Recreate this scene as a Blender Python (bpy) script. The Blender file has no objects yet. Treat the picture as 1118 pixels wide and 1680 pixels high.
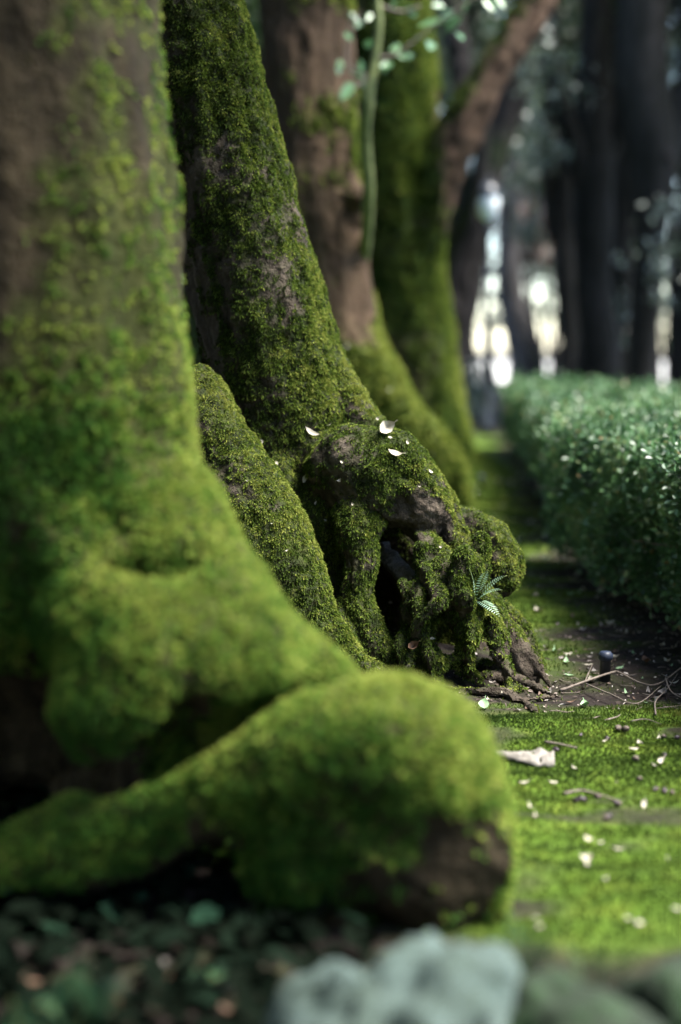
import bpy, math, random
import numpy as np
from mathutils import Vector, Matrix, noise as mnoise
from mathutils.bvhtree import BVHTree

SC = bpy.context.scene
COL = SC.collection
R = math.radians

# ------------------------------------------------------------------ camera
CAM_H, FPX, CX, CY, HOR = 1.0, 2333.0, 559.0, 840.0, 575.0
PITCH = math.atan((CY - HOR) / FPX)
cd = bpy.data.cameras.new('camera'); cam = bpy.data.objects.new('camera', cd); COL.objects.link(cam)
cam.location = (0, 0, CAM_H); cam.rotation_euler = (R(90) - PITCH, 0, 0)
cd.sensor_fit = 'VERTICAL'; cd.sensor_height = 36.0; cd.lens = 50.0
cd.clip_start = 0.05; cd.clip_end = 2000
cd.dof.use_dof = True; cd.dof.focus_distance = 4.12; cd.dof.aperture_fstop = 0.93; cd.dof.aperture_blades = 0
SC.camera = cam

# ------------------------------------------------------------------ sky, sun, exposure
SUN_DIR = Vector((0.47, -0.10, 0.88)).normalized()          # towards the sun
w = bpy.data.worlds.new('World'); SC.world = w; w.use_nodes = True
nt = w.node_tree; nt.nodes.clear()
sky = nt.nodes.new('ShaderNodeTexSky'); sky.sky_type = 'NISHITA'; sky.sun_disc = False
sky.sun_elevation = math.asin(SUN_DIR.z); sky.sun_rotation = math.atan2(SUN_DIR.x, SUN_DIR.y)
sky.dust_density = 0.6; sky.air_density = 1.0
bg = nt.nodes.new('ShaderNodeBackground'); bg.inputs['Strength'].default_value = 0.052
wo = nt.nodes.new('ShaderNodeOutputWorld')
nt.links.new(sky.outputs[0], bg.inputs[0]); nt.links.new(bg.outputs[0], wo.inputs[0])
sd = bpy.data.lights.new('sun', 'SUN'); sd.energy = 1.5; sd.angle = R(24); sd.color = (1.0, 0.96, 0.88)
so = bpy.data.objects.new('sun', sd); COL.objects.link(so)
so.rotation_euler = SUN_DIR.to_track_quat('Z', 'Y').to_euler(); so.location = (6, 2, 8)
SC.view_settings.view_transform = 'Standard'; SC.view_settings.look = 'None'
SC.view_settings.exposure = 3.85; SC.view_settings.gamma = 1.0
SC.view_settings.use_curve_mapping = False
SC.cycles.use_denoising = True
try: SC.cycles.denoiser = 'OPENIMAGEDENOISE'
except Exception: pass
SC.cycles.max_bounces = 6; SC.cycles.diffuse_bounces = 3; SC.cycles.transparent_max_bounces = 4
SC.cycles.sample_clamp_indirect = 4.0

# ------------------------------------------------------------------ helpers: pixels, noise
cp, sp = math.cos(PITCH), math.sin(PITCH)
def ray(px, py):
    u, v = (px - CX) / FPX, (CY - py) / FPX
    return Vector((u, cp + v * sp, -sp + v * cp))
def W(px, py, d):                     # the point on the pixel's ray that lies d metres in front (along y)
    r = ray(px, py); return Vector((0, 0, CAM_H)) + r * (d / r.y)
def G(px, py, z=0.0):                 # where the pixel's ray meets the ground
    r = ray(px, py); return Vector((0, 0, CAM_H)) + r * ((z - CAM_H) / r.z)

RNG = np.random.default_rng(7)
TAB = RNG.random((32, 32, 32)).astype(np.float32)
def vn(p):                            # value noise, p (n,3) -> (-1,1)
    p = np.asarray(p, np.float32); i = np.floor(p).astype(np.int64); f = p - i; f = f * f * (3 - 2 * f)
    i0, i1 = i & 31, (i + 1) & 31
    g = lambda a, b, c: TAB[a[:, 0], b[:, 1], c[:, 2]]
    x, y, z = f[:, 0], f[:, 1], f[:, 2]
    a = g(i0, i0, i0) * (1 - x) + g(i1, i0, i0) * x; b = g(i0, i1, i0) * (1 - x) + g(i1, i1, i0) * x
    c = g(i0, i0, i1) * (1 - x) + g(i1, i0, i1) * x; d = g(i0, i1, i1) * (1 - x) + g(i1, i1, i1) * x
    return ((a * (1 - y) + b * y) * (1 - z) + (c * (1 - y) + d * y) * z) * 2 - 1
def fbm(p, o=3):
    p = np.asarray(p, np.float32); s = 0; a = 0.55
    for k in range(o): s = s + a * vn(p + 11.3 * k); p = p * 2.07; a *= 0.5
    return s
def sstep(a, b, x): t = np.clip((x - a) / (b - a), 0, 1); return t * t * (3 - 2 * t)
def unit(v): return v / np.maximum(np.linalg.norm(v, axis=1, keepdims=True), 1e-9)

# ------------------------------------------------------------------ helpers: meshes
def mesh_np(name, V, F, mat=None, smooth=True, attrs=None, normals=None):
    V = np.asarray(V, np.float32); F = np.asarray(F, np.int32); k = F.shape[1]
    me = bpy.data.meshes.new(name); me.vertices.add(len(V)); me.vertices.foreach_set('co', V.ravel())
    me.loops.add(F.size); me.loops.foreach_set('vertex_index', F.ravel())
    me.polygons.add(len(F)); me.polygons.foreach_set('loop_start', np.arange(0, F.size, k, dtype=np.int32))
    me.polygons.foreach_set('use_smooth', np.full(len(F), smooth, bool))
    me.update(calc_edges=True)
    for an, av in (attrs or {}).items():
        a = me.attributes.new(an, 'FLOAT', 'POINT'); a.data.foreach_set('value', np.asarray(av, np.float32))
    if normals is not None: me.normals_split_custom_set_from_vertices([tuple(n) for n in normals.tolist()])
    if mat: me.materials.append(mat)
    return me
def link(name, me, parent=None, loc=None, rot=None, **props):
    o = bpy.data.objects.new(name, me); COL.objects.link(o)
    if parent: o.parent = parent
    if loc is not None: o.location = loc
    if rot is not None: o.rotation_euler = rot
    for k, v in props.items(): o[k] = v
    return o
def thing(name, label, cat, loc=(0, 0, 0), group=None):
    o = link(name, None, loc=loc, label=label, category=cat)
    if group: o['group'] = group
    return o
def tube(pts, seg=10, noise=0.0, nscale=8.0, cap=True):
    """pts: list of (Vector, radius) -> V, F (quads), smoothed path"""
    P = np.array([list(p) + [r] for p, r in pts], float)
    P = catmull(P, 5); V = []; n = len(P)
    T = np.gradient(P[:, :3], axis=0); T = unit(T)
    ref = np.array([0.31, 0.86, 0.2]); ref /= np.linalg.norm(ref)
    for i in range(n):
        a = np.cross(T[i], ref); a /= max(np.linalg.norm(a), 1e-6); b = np.cross(T[i], a); ref = -np.cross(T[i], a) if False else ref
        for k in range(seg):
            t = 2 * math.pi * k / seg
            V.append(P[i, :3] + P[i, 3] * (math.cos(t) * a + math.sin(t) * b))
    V = np.array(V)
    if noise:
        c = np.repeat(P[:, :3], seg, axis=0); dv = V - c
        V = c + dv * (1 + noise * fbm(V * nscale, 3))[:, None]
    F = []
    for i in range(n - 1):
        for k in range(seg):
            F.append((i * seg + k, i * seg + (k + 1) % seg, (i + 1) * seg + (k + 1) % seg, (i + 1) * seg + k))
    if cap:
        for row, fl in ((0, 1), (n - 1, 0)):
            V = np.vstack([V, P[row, :3]]); c = len(V) - 1
            for k in range(0, seg, 2):
                q = (row * seg + k, row * seg + (k + 1) % seg, row * seg + (k + 2) % seg, c)
                F.append(q if not fl else q[::-1])
    return V, np.array(F)
def catmull(P, sub):
    P = np.asarray(P, float)
    if len(P) < 3: return P
    Q = np.vstack([2 * P[0] - P[1], P, 2 * P[-1] - P[-2]]); out = []
    for i in range(1, len(Q) - 2):
        a, b, c, d = Q[i - 1], Q[i], Q[i + 1], Q[i + 2]
        for s in range(sub):
            t = s / sub
            out.append(0.5 * (2 * b + (c - a) * t + (2 * a - 5 * b + 4 * c - d) * t * t + (3 * b - 3 * c + d - a) * t ** 3))
    out.append(P[-1]); out = np.array(out); out[:, 3] = np.maximum(out[:, 3], P[:, 3].min() * 0.8)
    return out
def merge(parts):
    V, F, o = [], [], 0
    for v, f in parts: V.append(v); F.append(np.asarray(f) + o); o += len(v)
    return np.vstack(V), np.vstack(F)

# ------------------------------------------------------------------ materials
def mat(name):
    m = bpy.data.materials.new(name); m.use_nodes = True; t = m.node_tree; t.nodes.clear()
    return m, t, t.nodes.new('ShaderNodeOutputMaterial')
def N(t, ty, **kw):
    n = t.nodes.new(ty)
    for k, v in kw.items():
        if k in n.inputs: n.inputs[k].default_value = v
        else: setattr(n, k, v)
    return n
def ramp(t, src, stops):
    r = t.nodes.new('ShaderNodeValToRGB'); e = r.color_ramp.elements
    while len(e) < len(stops): e.new(0.5)
    for i, (p, c) in enumerate(stops): e[i].position = p; e[i].color = (*c, 1)
    t.links.new(src, r.inputs[0]); return r.outputs[0]
def noise_fac(t, scale, detail=4, rough=0.6, stretch=None, obj=True):
    tc = N(t, 'ShaderNodeTexCoord'); n = N(t, 'ShaderNodeTexNoise', Scale=scale, Detail=detail, Roughness=rough)
    src = tc.outputs['Object']
    if stretch:
        mp = N(t, 'ShaderNodeMapping'); mp.inputs['Scale'].default_value = stretch; t.links.new(src, mp.inputs[0]); src = mp.outputs[0]
    t.links.new(src, n.inputs['Vector']); return n.outputs['Fac']
def mix(t, f, a, b, ty='MIX'):
    m = N(t, 'ShaderNodeMix', data_type='RGBA', blend_type=ty)
    for s, i in ((f, 0), (a, 6), (b, 7)):
        if hasattr(s, 'links'): t.links.new(s, m.inputs[i])
        elif i == 0: m.inputs[0].default_value = s
        else: m.inputs[i].default_value = (*s, 1)
    return m.outputs[2]
def bump(t, h, strength=0.5, dist=0.01):
    b = N(t, 'ShaderNodeBump', Strength=strength, Distance=dist); t.links.new(h, b.inputs['Height']); return b.outputs[0]
def princ(t, out, color, rough=0.8, spec=0.3, normal=None, **kw):
    p = N(t, 'ShaderNodeBsdfPrincipled', Roughness=rough)
    p.inputs['Specular IOR Level'].default_value = spec
    for k, v in kw.items(): p.inputs[k].default_value = v
    if hasattr(color, 'links'): t.links.new(color, p.inputs['Base Color'])
    else: p.inputs['Base Color'].default_value = (*color, 1)
    if normal is not None: t.links.new(normal, p.inputs['Normal'])
    t.links.new(p.outputs[0], out.inputs[0]); return p

def tree_mat(name, bark_a, bark_b, moss_a, moss_b, stretch=(14, 14, 3), grain=26):
    m, t, o = mat(name)
    at = N(t, 'ShaderNodeAttribute', attribute_name='moss')
    bn = noise_fac(t, 1.0, 6, 0.65, stretch); bf = noise_fac(t, grain, 5, 0.7)
    bark = ramp(t, bn, [(0.25, tuple(c * 0.5 for c in bark_a)), (0.48, bark_a), (0.72, bark_b)])
    bark = mix(t, 0.35, bark, ramp(t, bf, [(0.35, tuple(c * 0.4 for c in bark_a)), (0.65, bark_b)]))
    gr = N(t, 'ShaderNodeAttribute', attribute_name='grain')
    bark = mix(t, 0.75, bark, ramp(t, gr.outputs['Fac'], [(0.25, (0.35, 0.33, 0.32)), (0.5, (1, 1, 1)), (0.75, (1.6, 1.55, 1.5))]), 'MULTIPLY')
    mn = noise_fac(t, 11, 5, 0.7); m2 = noise_fac(t, 60, 3, 0.7)
    moss = ramp(t, mn, [(0.28, tuple(c * 0.55 for c in moss_a)), (0.5, moss_a), (0.72, moss_b)])
    moss = mix(t, 0.6, moss, ramp(t, m2, [(0.3, (0.25, 0.25, 0.25)), (0.7, (1.3, 1.3, 1.3))]), 'MULTIPLY')
    br = N(t, 'ShaderNodeMath', operation='SUBTRACT'); t.links.new(m2, br.inputs[0]); br.inputs[1].default_value = 0.5
    ad = N(t, 'ShaderNodeMath', operation='MULTIPLY_ADD'); t.links.new(br.outputs[0], ad.inputs[0]); ad.inputs[1].default_value = 0.9
    t.links.new(at.outputs['Fac'], ad.inputs[2]); ad.use_clamp = True
    col = mix(t, ad.outputs[0], bark, moss)
    hm = N(t, 'ShaderNodeMath', operation='ADD'); t.links.new(bn, hm.inputs[0]); t.links.new(m2, hm.inputs[1])
    princ(t, o, col, 0.95, 0.12, bump(t, hm.outputs[0], 0.8, 0.02))
    return m
def blade_mat(name, stops, transl=0.35, rough=0.8, spec=0.1):
    m, t, o = mat(name)
    at = N(t, 'ShaderNodeAttribute', attribute_name='tint')
    c = ramp(t, at.outputs['Fac'], stops)
    p = N(t, 'ShaderNodeBsdfPrincipled', Roughness=rough); p.inputs['Specular IOR Level'].default_value = spec
    t.links.new(c, p.inputs['Base Color'])
    tr = N(t, 'ShaderNodeBsdfTranslucent'); t.links.new(c, tr.inputs[0])
    mx = N(t, 'ShaderNodeMixShader', Fac=transl); t.links.new(p.outputs[0], mx.inputs[1]); t.links.new(tr.outputs[0], mx.inputs[2])
    t.links.new(mx.outputs[0], o.inputs[0]); return m

M = {}
M['tree_front'] = tree_mat('bark_front', (0.024, 0.018, 0.011), (0.062, 0.048, 0.028), (0.036, 0.042, 0.011), (0.075, 0.078, 0.02))
M['tree_focus'] = tree_mat('bark_focus', (0.036, 0.028, 0.021), (0.105, 0.085, 0.067), (0.022, 0.03, 0.009), (0.05, 0.06, 0.014), grain=45)
M['tree_brown'] = tree_mat('bark_brown', (0.044, 0.028, 0.018), (0.095, 0.064, 0.043), (0.07, 0.09, 0.018), (0.12, 0.14, 0.025), (9, 9, 2.5), 18)
M['tree_green'] = tree_mat('bark_green', (0.06, 0.036, 0.024), (0.13, 0.084, 0.057), (0.03, 0.065, 0.012), (0.075, 0.11, 0.02), (6, 6, 1.5), 10)
M['tree_dark'] = tree_mat('bark_dark', (0.018, 0.015, 0.014), (0.042, 0.036, 0.036), (0.02, 0.03, 0.012), (0.04, 0.05, 0.016), (5, 5, 1.2), 8)
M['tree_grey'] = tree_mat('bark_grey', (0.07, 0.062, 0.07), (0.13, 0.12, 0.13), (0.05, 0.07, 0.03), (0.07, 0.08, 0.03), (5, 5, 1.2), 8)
M['moss'] = blade_mat('moss_blades', [(0.0, (0.024, 0.021, 0.009)), (0.2, (0.024, 0.034, 0.008)), (0.4, (0.05, 0.085, 0.012)), (0.65, (0.11, 0.155, 0.022)), (1.0, (0.26, 0.27, 0.06))])
M['moss_front'] = blade_mat('moss_front', [(0.0, (0.014, 0.036, 0.009)), (0.4, (0.046, 0.125, 0.02)), (0.7, (0.125, 0.22, 0.03)), (1.0, (0.33, 0.36, 0.08))], 0.45)  # bright upper stops give the painted highlights on upward faces
M['moss_ground'] = blade_mat('moss_ground', [(0.0, (0.022, 0.042, 0.007)), (0.4, (0.045, 0.074, 0.012)), (0.75, (0.09, 0.125, 0.02)), (1.0, (0.20, 0.21, 0.05))])
M['box_leaf'] = blade_mat('box_leaf', [(0.0, (0.022, 0.05, 0.022)), (0.45, (0.05, 0.12, 0.042)), (0.85, (0.13, 0.23, 0.09)), (1.0, (0.22, 0.16, 0.06))], 0.3, 0.42, 0.5)
M['crown_leaf'] = blade_mat('crown_leaf', [(0.0, (0.02, 0.04, 0.014)), (0.6, (0.05, 0.085, 0.03)), (1.0, (0.10, 0.14, 0.05))], 0.25, 0.4, 0.4)
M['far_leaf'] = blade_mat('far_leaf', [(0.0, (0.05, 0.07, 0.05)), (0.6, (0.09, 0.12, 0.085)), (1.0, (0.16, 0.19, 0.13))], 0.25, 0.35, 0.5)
M['red_leaf'] = blade_mat('red_leaf', [(0.0, (0.07, 0.035, 0.025)), (0.6, (0.14, 0.07, 0.05)), (1.0, (0.2, 0.12, 0.09))], 0.25, 0.4, 0.4)
M['fresh_leaf'] = blade_mat('fresh_leaf', [(0.0, (0.05, 0.13, 0.05)), (1.0, (0.16, 0.28, 0.12))], 0.3, 0.3, 0.6)
M['fern'] = blade_mat('fern', [(0.0, (0.02, 0.06, 0.028)), (1.0, (0.06, 0.13, 0.06))], 0.3, 0.45, 0.4)
M['shade_ivy'] = blade_mat('shade_ivy', [(0.0, (0.003, 0.005, 0.003)), (0.7, (0.005, 0.010, 0.006)), (1.0, (0.018, 0.045, 0.026))], 0.1, 0.9, 0.02)  # near-black colour puts the hollow's shade into the leaves
M['pale_fern'] = blade_mat('pale_fern', [(0.0, (0.16, 0.28, 0.18)), (1.0, (0.3, 0.44, 0.3))], 0.3, 0.4, 0.5)
def plain(name, a, b, scale=20, rough=0.8, spec=0.3, bs=0.4, bd=0.005):
    m, t, o = mat(name); f = noise_fac(t, scale, 5, 0.65)
    princ(t, o, ramp(t, f, [(0.3, a), (0.7, b)]), rough, spec, bump(t, f, bs, bd)); return m
M['hedge_core'] = plain('hedge_core', (0.012, 0.018, 0.01), (0.03, 0.035, 0.02), 30)
M['twig'] = plain('twig', (0.07, 0.055, 0.043), (0.19, 0.155, 0.13), 60)
M['stem_green'] = plain('stem_green', (0.045, 0.06, 0.02), (0.17, 0.2, 0.07), 22)
M['deadwood'] = plain('deadwood', (0.035, 0.03, 0.024), (0.17, 0.155, 0.13), 70, bs=1.0, bd=0.015)
M['leaf_pale'] = plain('leaf_pale', (0.26, 0.23, 0.17), (0.44, 0.40, 0.33), 50, 0.6)
M['leaf_brown'] = plain('leaf_brown', (0.05, 0.028, 0.016), (0.14, 0.08, 0.05), 50, 0.6)
M['leaf_grey'] = plain('leaf_grey', (0.09, 0.078, 0.072), (0.22, 0.195, 0.18), 50, 0.6)
M['leaf_green'] = plain('leaf_green', (0.12, 0.22, 0.10), (0.26, 0.36, 0.21), 50, 0.5)
M['bark_flake'] = plain('bark_flake', (0.07, 0.06, 0.05), (0.24, 0.22, 0.19), 40, 0.8, bd=0.01)
M['acorn'] = plain('acorn', (0.012, 0.007, 0.010), (0.035, 0.02, 0.026), 40, 0.45, 0.35)
M['cap'] = plain('cap', (0.05, 0.038, 0.03), (0.12, 0.095, 0.08), 80, 0.9)
M['black_plastic'] = plain('black_plastic', (0.012, 0.014, 0.02), (0.022, 0.026, 0.035), 30, 0.5, 0.4, 0.1)
M['blue_plastic'] = plain('blue_plastic', (0.010, 0.014, 0.026), (0.022, 0.032, 0.06), 30, 0.5, 0.4, 0.1)
M['lamp_iron'] = plain('lamp_iron', (0.012, 0.014, 0.018), (0.03, 0.034, 0.04), 30, 0.4, 0.5, 0.1)
M['lamp_glass'] = plain('lamp_glass', (0.72, 0.76, 0.76), (0.82, 0.85, 0.84), 6, 0.25, 0.5, 0.0)

# ------------------------------------------------------------------ the ground
def gz(x, y):
    p = np.stack([np.asarray(x, np.float32), np.asarray(y, np.float32), np.zeros_like(np.asarray(x, np.float32))], 1)
    h = 0.022 * fbm(p * np.array([1.6, 3.2, 1]), 3) + 0.020 * fbm(p * np.array([3.5, 12.0, 1]) + 5, 2)
    near = 1 - sstep(12, 20, p[:, 1])
    d = np.hypot((p[:, 0] + 0.05), (p[:, 1] - 4.62)) ; h = h * near + 0.05 * (1 - sstep(0.3, 0.75, d))
    return h
def gz1(x, y): return float(gz(np.array([x]), np.array([y]))[0])
def mossmask(x, y):
    x = np.asarray(x, np.float32); y = np.asarray(y, np.float32)
    p = np.stack([x, y, np.zeros_like(x)], 1)
    n = fbm(p * np.array([2.2, 5.0, 1]), 3)
    n2 = fbm(p * np.array([9, 24, 1]) + 3, 2)
    near = 1 - sstep(3.78, 4.02, y + 0.10 * n + 0.08 * (x < 0.2))
    # strip beside the trees, behind the bare soil
    edge = 0.78 + 0.088 * (y - 5)
    strip = sstep(0.22, -0.22, x - edge + 0.4 * n) * sstep(4.25, 4.8, y + 0.5 * n + 1.2 * (x - 0.6))
    far = strip * (1 - sstep(15, 19, y))
    near = near * np.maximum(sstep(0.12, 0.3, x + 0.2 * n), sstep(2.9, 3.3, y))      # bare earth under the front tree
    near = near * sstep(2.25, 2.5, y + 0.2 * n)
    near = near * (1 - 0.85 * sstep(0.2, 0.38, fbm(p * np.array([3.0, 8.0, 1]) + 17, 3)))   # worn brown patches
    return np.clip(np.maximum(near, far) + 0.25 * n2 * (y < 16), 0, 1)

m, t, o = mat('ground')
at = N(t, 'ShaderNodeAttribute', attribute_name='moss')
f1 = noise_fac(t, 9, 6, 0.7); f2 = noise_fac(t, 70, 4, 0.7)
soil = ramp(t, f1, [(0.25, (0.007, 0.005, 0.005)), (0.5, (0.017, 0.013, 0.011)), (0.75, (0.036, 0.028, 0.024))])
soil = mix(t, 0.5, soil, ramp(t, f2, [(0.35, (0.007, 0.005, 0.005)), (0.62, (0.028, 0.022, 0.019)), (0.78, (0.08, 0.066, 0.06))]))
moss = ramp(t, f1, [(0.28, (0.035, 0.065, 0.008)), (0.5, (0.065, 0.115, 0.012)), (0.7, (0.12, 0.16, 0.02))])
moss = mix(t, 0.6, moss, ramp(t, f2, [(0.3, (0.4, 0.4, 0.4)), (0.7, (1.2, 1.2, 1.2))]), 'MULTIPLY')
princ(t, o, mix(t, at.outputs['Fac'], soil, moss), 0.95, 0.1, bump(t, f2, 0.8, 0.01)); M['ground'] = m
m, t, o = mat('gravel'); f = noise_fac(t, 3, 6, 0.7)
princ(t, o, ramp(t, f, [(0.3, (0.36, 0.34, 0.30)), (0.7, (0.48, 0.46, 0.41))]), 0.9, 0.2); M['gravel'] = m

def build_ground():
    def axis(pts):
        out = [pts[0][0]]
        for (a, s), (b, _) in zip(pts[:-1], pts[1:]):
            n = max(1, int(round((b - a) / s))); out += list(np.linspace(a, b, n + 1)[1:])
        return np.array(out)
    xs = axis([(-900, 300), (-60, 10), (-10, 1.0), (-1.5, 0.036), (2.2, 0.3), (10, 4), (60, 300), (900, 1)])
    ys = axis([(-300, 100), (-10, 2), (1.0, 0.05), (1.9, 0.016), (5.2, 0.04), (12, 0.3), (24, 4), (100, 200), (1500, 1)])
    X, Y = np.meshgrid(xs, ys, indexing='ij'); x, y = X.ravel(), Y.ravel()
    z = gz(x, y); z[(np.abs(x) > 10) | (y > 20) | (y < -4)] = 0
    nx, ny = len(xs), len(ys); i = np.arange(nx * ny).reshape(nx, ny)
    F = np.stack([i[:-1, :-1], i[1:, :-1], i[1:, 1:], i[:-1, 1:]], -1).reshape(-1, 4)
    mk = mossmask(x, y); mk[(np.abs(x) > 10)] = 0
    me = mesh_np('ground', np.stack([x, y, z], 1), F, M['ground'], attrs={'moss': mk})
    return link('ground', me, kind='structure', label='mossy park ground with bare dark soil along the hedge')
GROUND = build_ground()
gp = [(-60, 42), (70, 42), (70, 130), (-60, 130)]
link('gravel_path', mesh_np('gravel_path', [(x, y, 0.03) for x, y in gp], [[0, 1, 2, 3]], M['gravel']), kind='structure')

# ------------------------------------------------------------------ blades (moss, leaves) as numpy meshes
def tufts(P, Nn, L, tint, rng, per=9, w=0.42, spread=1.0, droop=0.25, rad=0.5):
    """each point carries a little tuft: blades fan out from it, dark at the foot and lighter at the tip"""
    n = len(P); i = np.repeat(np.arange(n), per); m = len(i); Nn = Nn[i]; L = np.asarray(L)[i][:, None] * (0.55 + 0.7 * rng.random((m, 1)))
    rv = rng.normal(size=(m, 3)); tang = unit(rv - Nn * (rv * Nn).sum(1, keepdims=True)); q = rng.random((m, 1))
    B = P[i] + tang * L * rad * q - Nn * 0.002; D = unit(Nn + tang * spread * (0.3 + q) + np.array([0, 0, -droop])); S = unit(np.cross(D, rng.normal(size=(m, 3)))) * L * w * 0.5
    mid = B + D * L * 0.5; tip = B + D * L + np.array([0, 0, -1.0]) * L * droop * 0.6
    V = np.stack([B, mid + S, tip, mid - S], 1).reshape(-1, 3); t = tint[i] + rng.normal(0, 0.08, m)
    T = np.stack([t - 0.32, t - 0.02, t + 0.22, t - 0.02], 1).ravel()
    return V, np.arange(m)[:, None] * 4 + np.arange(4)[None], np.clip(T, 0, 1)
def blades(P, Nn, L, Wd, tint, rng, spread=0.7, droop=0.25, jitter=0.006):
    n = len(P)
    rv = rng.normal(size=(n, 3)); tang = unit(rv - Nn * (rv * Nn).sum(1, keepdims=True))
    D = unit(Nn + tang * spread * rng.random((n, 1)) * 1.4 + np.array([0, 0, -droop]))
    S = unit(np.cross(D, rng.normal(size=(n, 3))))
    B = P + tang * jitter * rng.random((n, 1)) - Nn * 0.002
    L = np.asarray(L).reshape(-1, 1) * (0.6 + 0.8 * rng.random((n, 1))); Wd = np.asarray(Wd).reshape(-1, 1)
    mid = B + D * L * 0.5; tip = B + D * L + np.array([0, 0, -1]) * L * droop * 0.6
    V = np.stack([B, mid + S * Wd * 0.5, tip, mid - S * Wd * 0.5], 1).reshape(-1, 3)
    F = (np.arange(n)[:, None] * 4 + np.arange(4)[None])
    return V, F, np.repeat(tint, 4)
def leafcloud(P, D, Nn, L, Wd, fold=0.15):
    """leaf with six outline points, folded on its midrib: two quads"""
    S = unit(np.cross(D, Nn)); Nn = np.cross(S, D); L = np.asarray(L).reshape(-1, 1); Wd = np.asarray(Wd).reshape(-1, 1)
    up = Nn * Wd * fold
    V = np.stack([P, P + D * L * 0.3 + S * Wd * 0.48 + up, P + D * L * 0.72 + S * Wd * 0.42 + up, P + D * L,
                  P + D * L * 0.72 - S * Wd * 0.42 + up, P + D * L * 0.3 - S * Wd * 0.48 + up], 1).reshape(-1, 3)
    b = np.arange(len(P))[:, None] * 6
    F = np.concatenate([b + np.array([[0, 1, 2, 3]]), b + np.array([[0, 3, 4, 5]])], 0)
    return V, F
def sample_faces(V, F, n, rng, weight=None):
    """n points on quads F of V (split in triangles), weight per vertex"""
    T = np.concatenate([F[:, [0, 1, 2]], F[:, [0, 2, 3]]], 0) if F.shape[1] == 4 else F
    a, b, c = V[T[:, 0]], V[T[:, 1]], V[T[:, 2]]; ar = np.linalg.norm(np.cross(b - a, c - a), axis=1) * 0.5
    if weight is not None: ar = ar * weight[T].mean(1)
    cum = np.cumsum(ar); i = np.searchsorted(cum, rng.random(n) * cum[-1]); i = np.minimum(i, len(T) - 1)
    u, v = rng.random((2, n)); s = u + v > 1; u[s] = 1 - u[s]; v[s] = 1 - v[s]
    return T[i], np.stack([1 - u - v, u, v], 1)

# ground moss in tufts
def ground_moss():
    rng = np.random.default_rng(3); parts = []
    for (x0, x1, y0, y1, n, L) in ((-0.1, 1.25, 2.1, 3.1, 42000, 0.010), (-0.1, 1.45, 3.1, 4.1, 90000, 0.009),
                                   (-0.2, 1.2, 4.0, 6.5, 60000, 0.012), (-0.1, 1.4, 6.5, 14, 45000, 0.024)):
        x = rng.uniform(x0, x1, n); y = rng.uniform(y0, y1, n)
        k = rng.random(n) < mossmask(x, y) ** 1.5; x, y = x[k], y[k]
        P = np.stack([x, y, gz(x, y)], 1); Nn = np.tile([0, 0, 1.0], (len(x), 1))
        ti = np.clip(0.36 + 0.75 * fbm(P * np.array([2.0, 6, 1]), 3) + 0.5 * fbm(P * np.array([9, 22, 1]), 2) + rng.normal(0, 0.13, len(x)) + 0.12 * sstep(4.5, 7, y), 0, 1)
        parts.append(blades(P, Nn, np.full(len(x), L), np.full(len(x), L * 0.42), ti, rng, 0.9, 0.0, 0.004))
    V, F = merge([(a, b) for a, b, _ in parts]); ti = np.concatenate([c for *_, c in parts])
    link('ground_moss', mesh_np('ground_moss', V, F, M['moss_ground'], False, {'tint': ti}), kind='stuff',
         label='low cushion of bright green moss covering the ground', category='moss')
ground_moss()

# ------------------------------------------------------------------ swept-sphere distance fields -> organic tree meshes
def seg_list(chain, sub=4):
    P = np.array([[*W(px, py, d), r * d / FPX] for px, py, d, r in chain], float)
    return catmull(P, sub)
def surface_nets(F, o, h):
    S = F < 0; nx, ny, nz = F.shape
    c = np.zeros((nx - 1, ny - 1, nz - 1), np.int8)
    for a in (0, 1):
        for b in (0, 1):
            for d in (0, 1): c += S[a:nx - 1 + a, b:ny - 1 + b, d:nz - 1 + d]
    act = (c > 0) & (c < 8); idx = np.argwhere(act); cid = np.full(act.shape, -1, np.int64); cid[act] = np.arange(len(idx))
    corner = [(a, b, d) for a in (0, 1) for b in (0, 1) for d in (0, 1)]
    val = {k: F[idx[:, 0] + k[0], idx[:, 1] + k[1], idx[:, 2] + k[2]] for k in corner}
    acc = np.zeros((len(idx), 3)); cnt = np.zeros(len(idx))
    for a in corner:
        for ax in range(3):
            if a[ax]: continue
            b = list(a); b[ax] = 1; b = tuple(b); va, vb = val[a], val[b]; x = (va < 0) != (vb < 0)
            tt = np.where(x, va / np.where(va == vb, 1, va - vb), 0); p = np.tile(np.array(a, float), (len(idx), 1)); p[:, ax] = tt
            acc += p * x[:, None]; cnt += x
    V = (idx + acc / cnt[:, None]) * h + o; quads = []
    for ax in range(3):
        a, b = (ax + 1) % 3, (ax + 2) % 3
        sl0 = [slice(1, -1)] * 3; sl1 = [slice(1, -1)] * 3; sl0[ax] = slice(0, -1); sl1[ax] = slice(1, None)
        s0, s1 = S[tuple(sl0)], S[tuple(sl1)]
        for flip, mk in ((0, s0 & ~s1), (1, ~s0 & s1)):
            e = np.argwhere(mk)
            if not len(e): continue
            off = np.ones(3, int); off[ax] = 0; e = e + off
            q = []
            for da, db in ((-1, -1), (0, -1), (0, 0), (-1, 0)):
                k = e.copy(); k[:, a] += da; k[:, b] += db; q.append(cid[k[:, 0], k[:, 1], k[:, 2]])
            q = np.stack(q, 1); quads.append(q[:, ::-1] if flip else q)
    Fq = np.vstack(quads); Fq = Fq[(Fq >= 0).all(1)]
    return V, Fq
def vnormals(V, F):
    n = np.cross(V[F[:, 2]] - V[F[:, 0]], V[F[:, 3]] - V[F[:, 1]]); out = np.zeros_like(V)
    for k in range(4): np.add.at(out, F[:, k], n)
    return unit(out)

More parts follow.
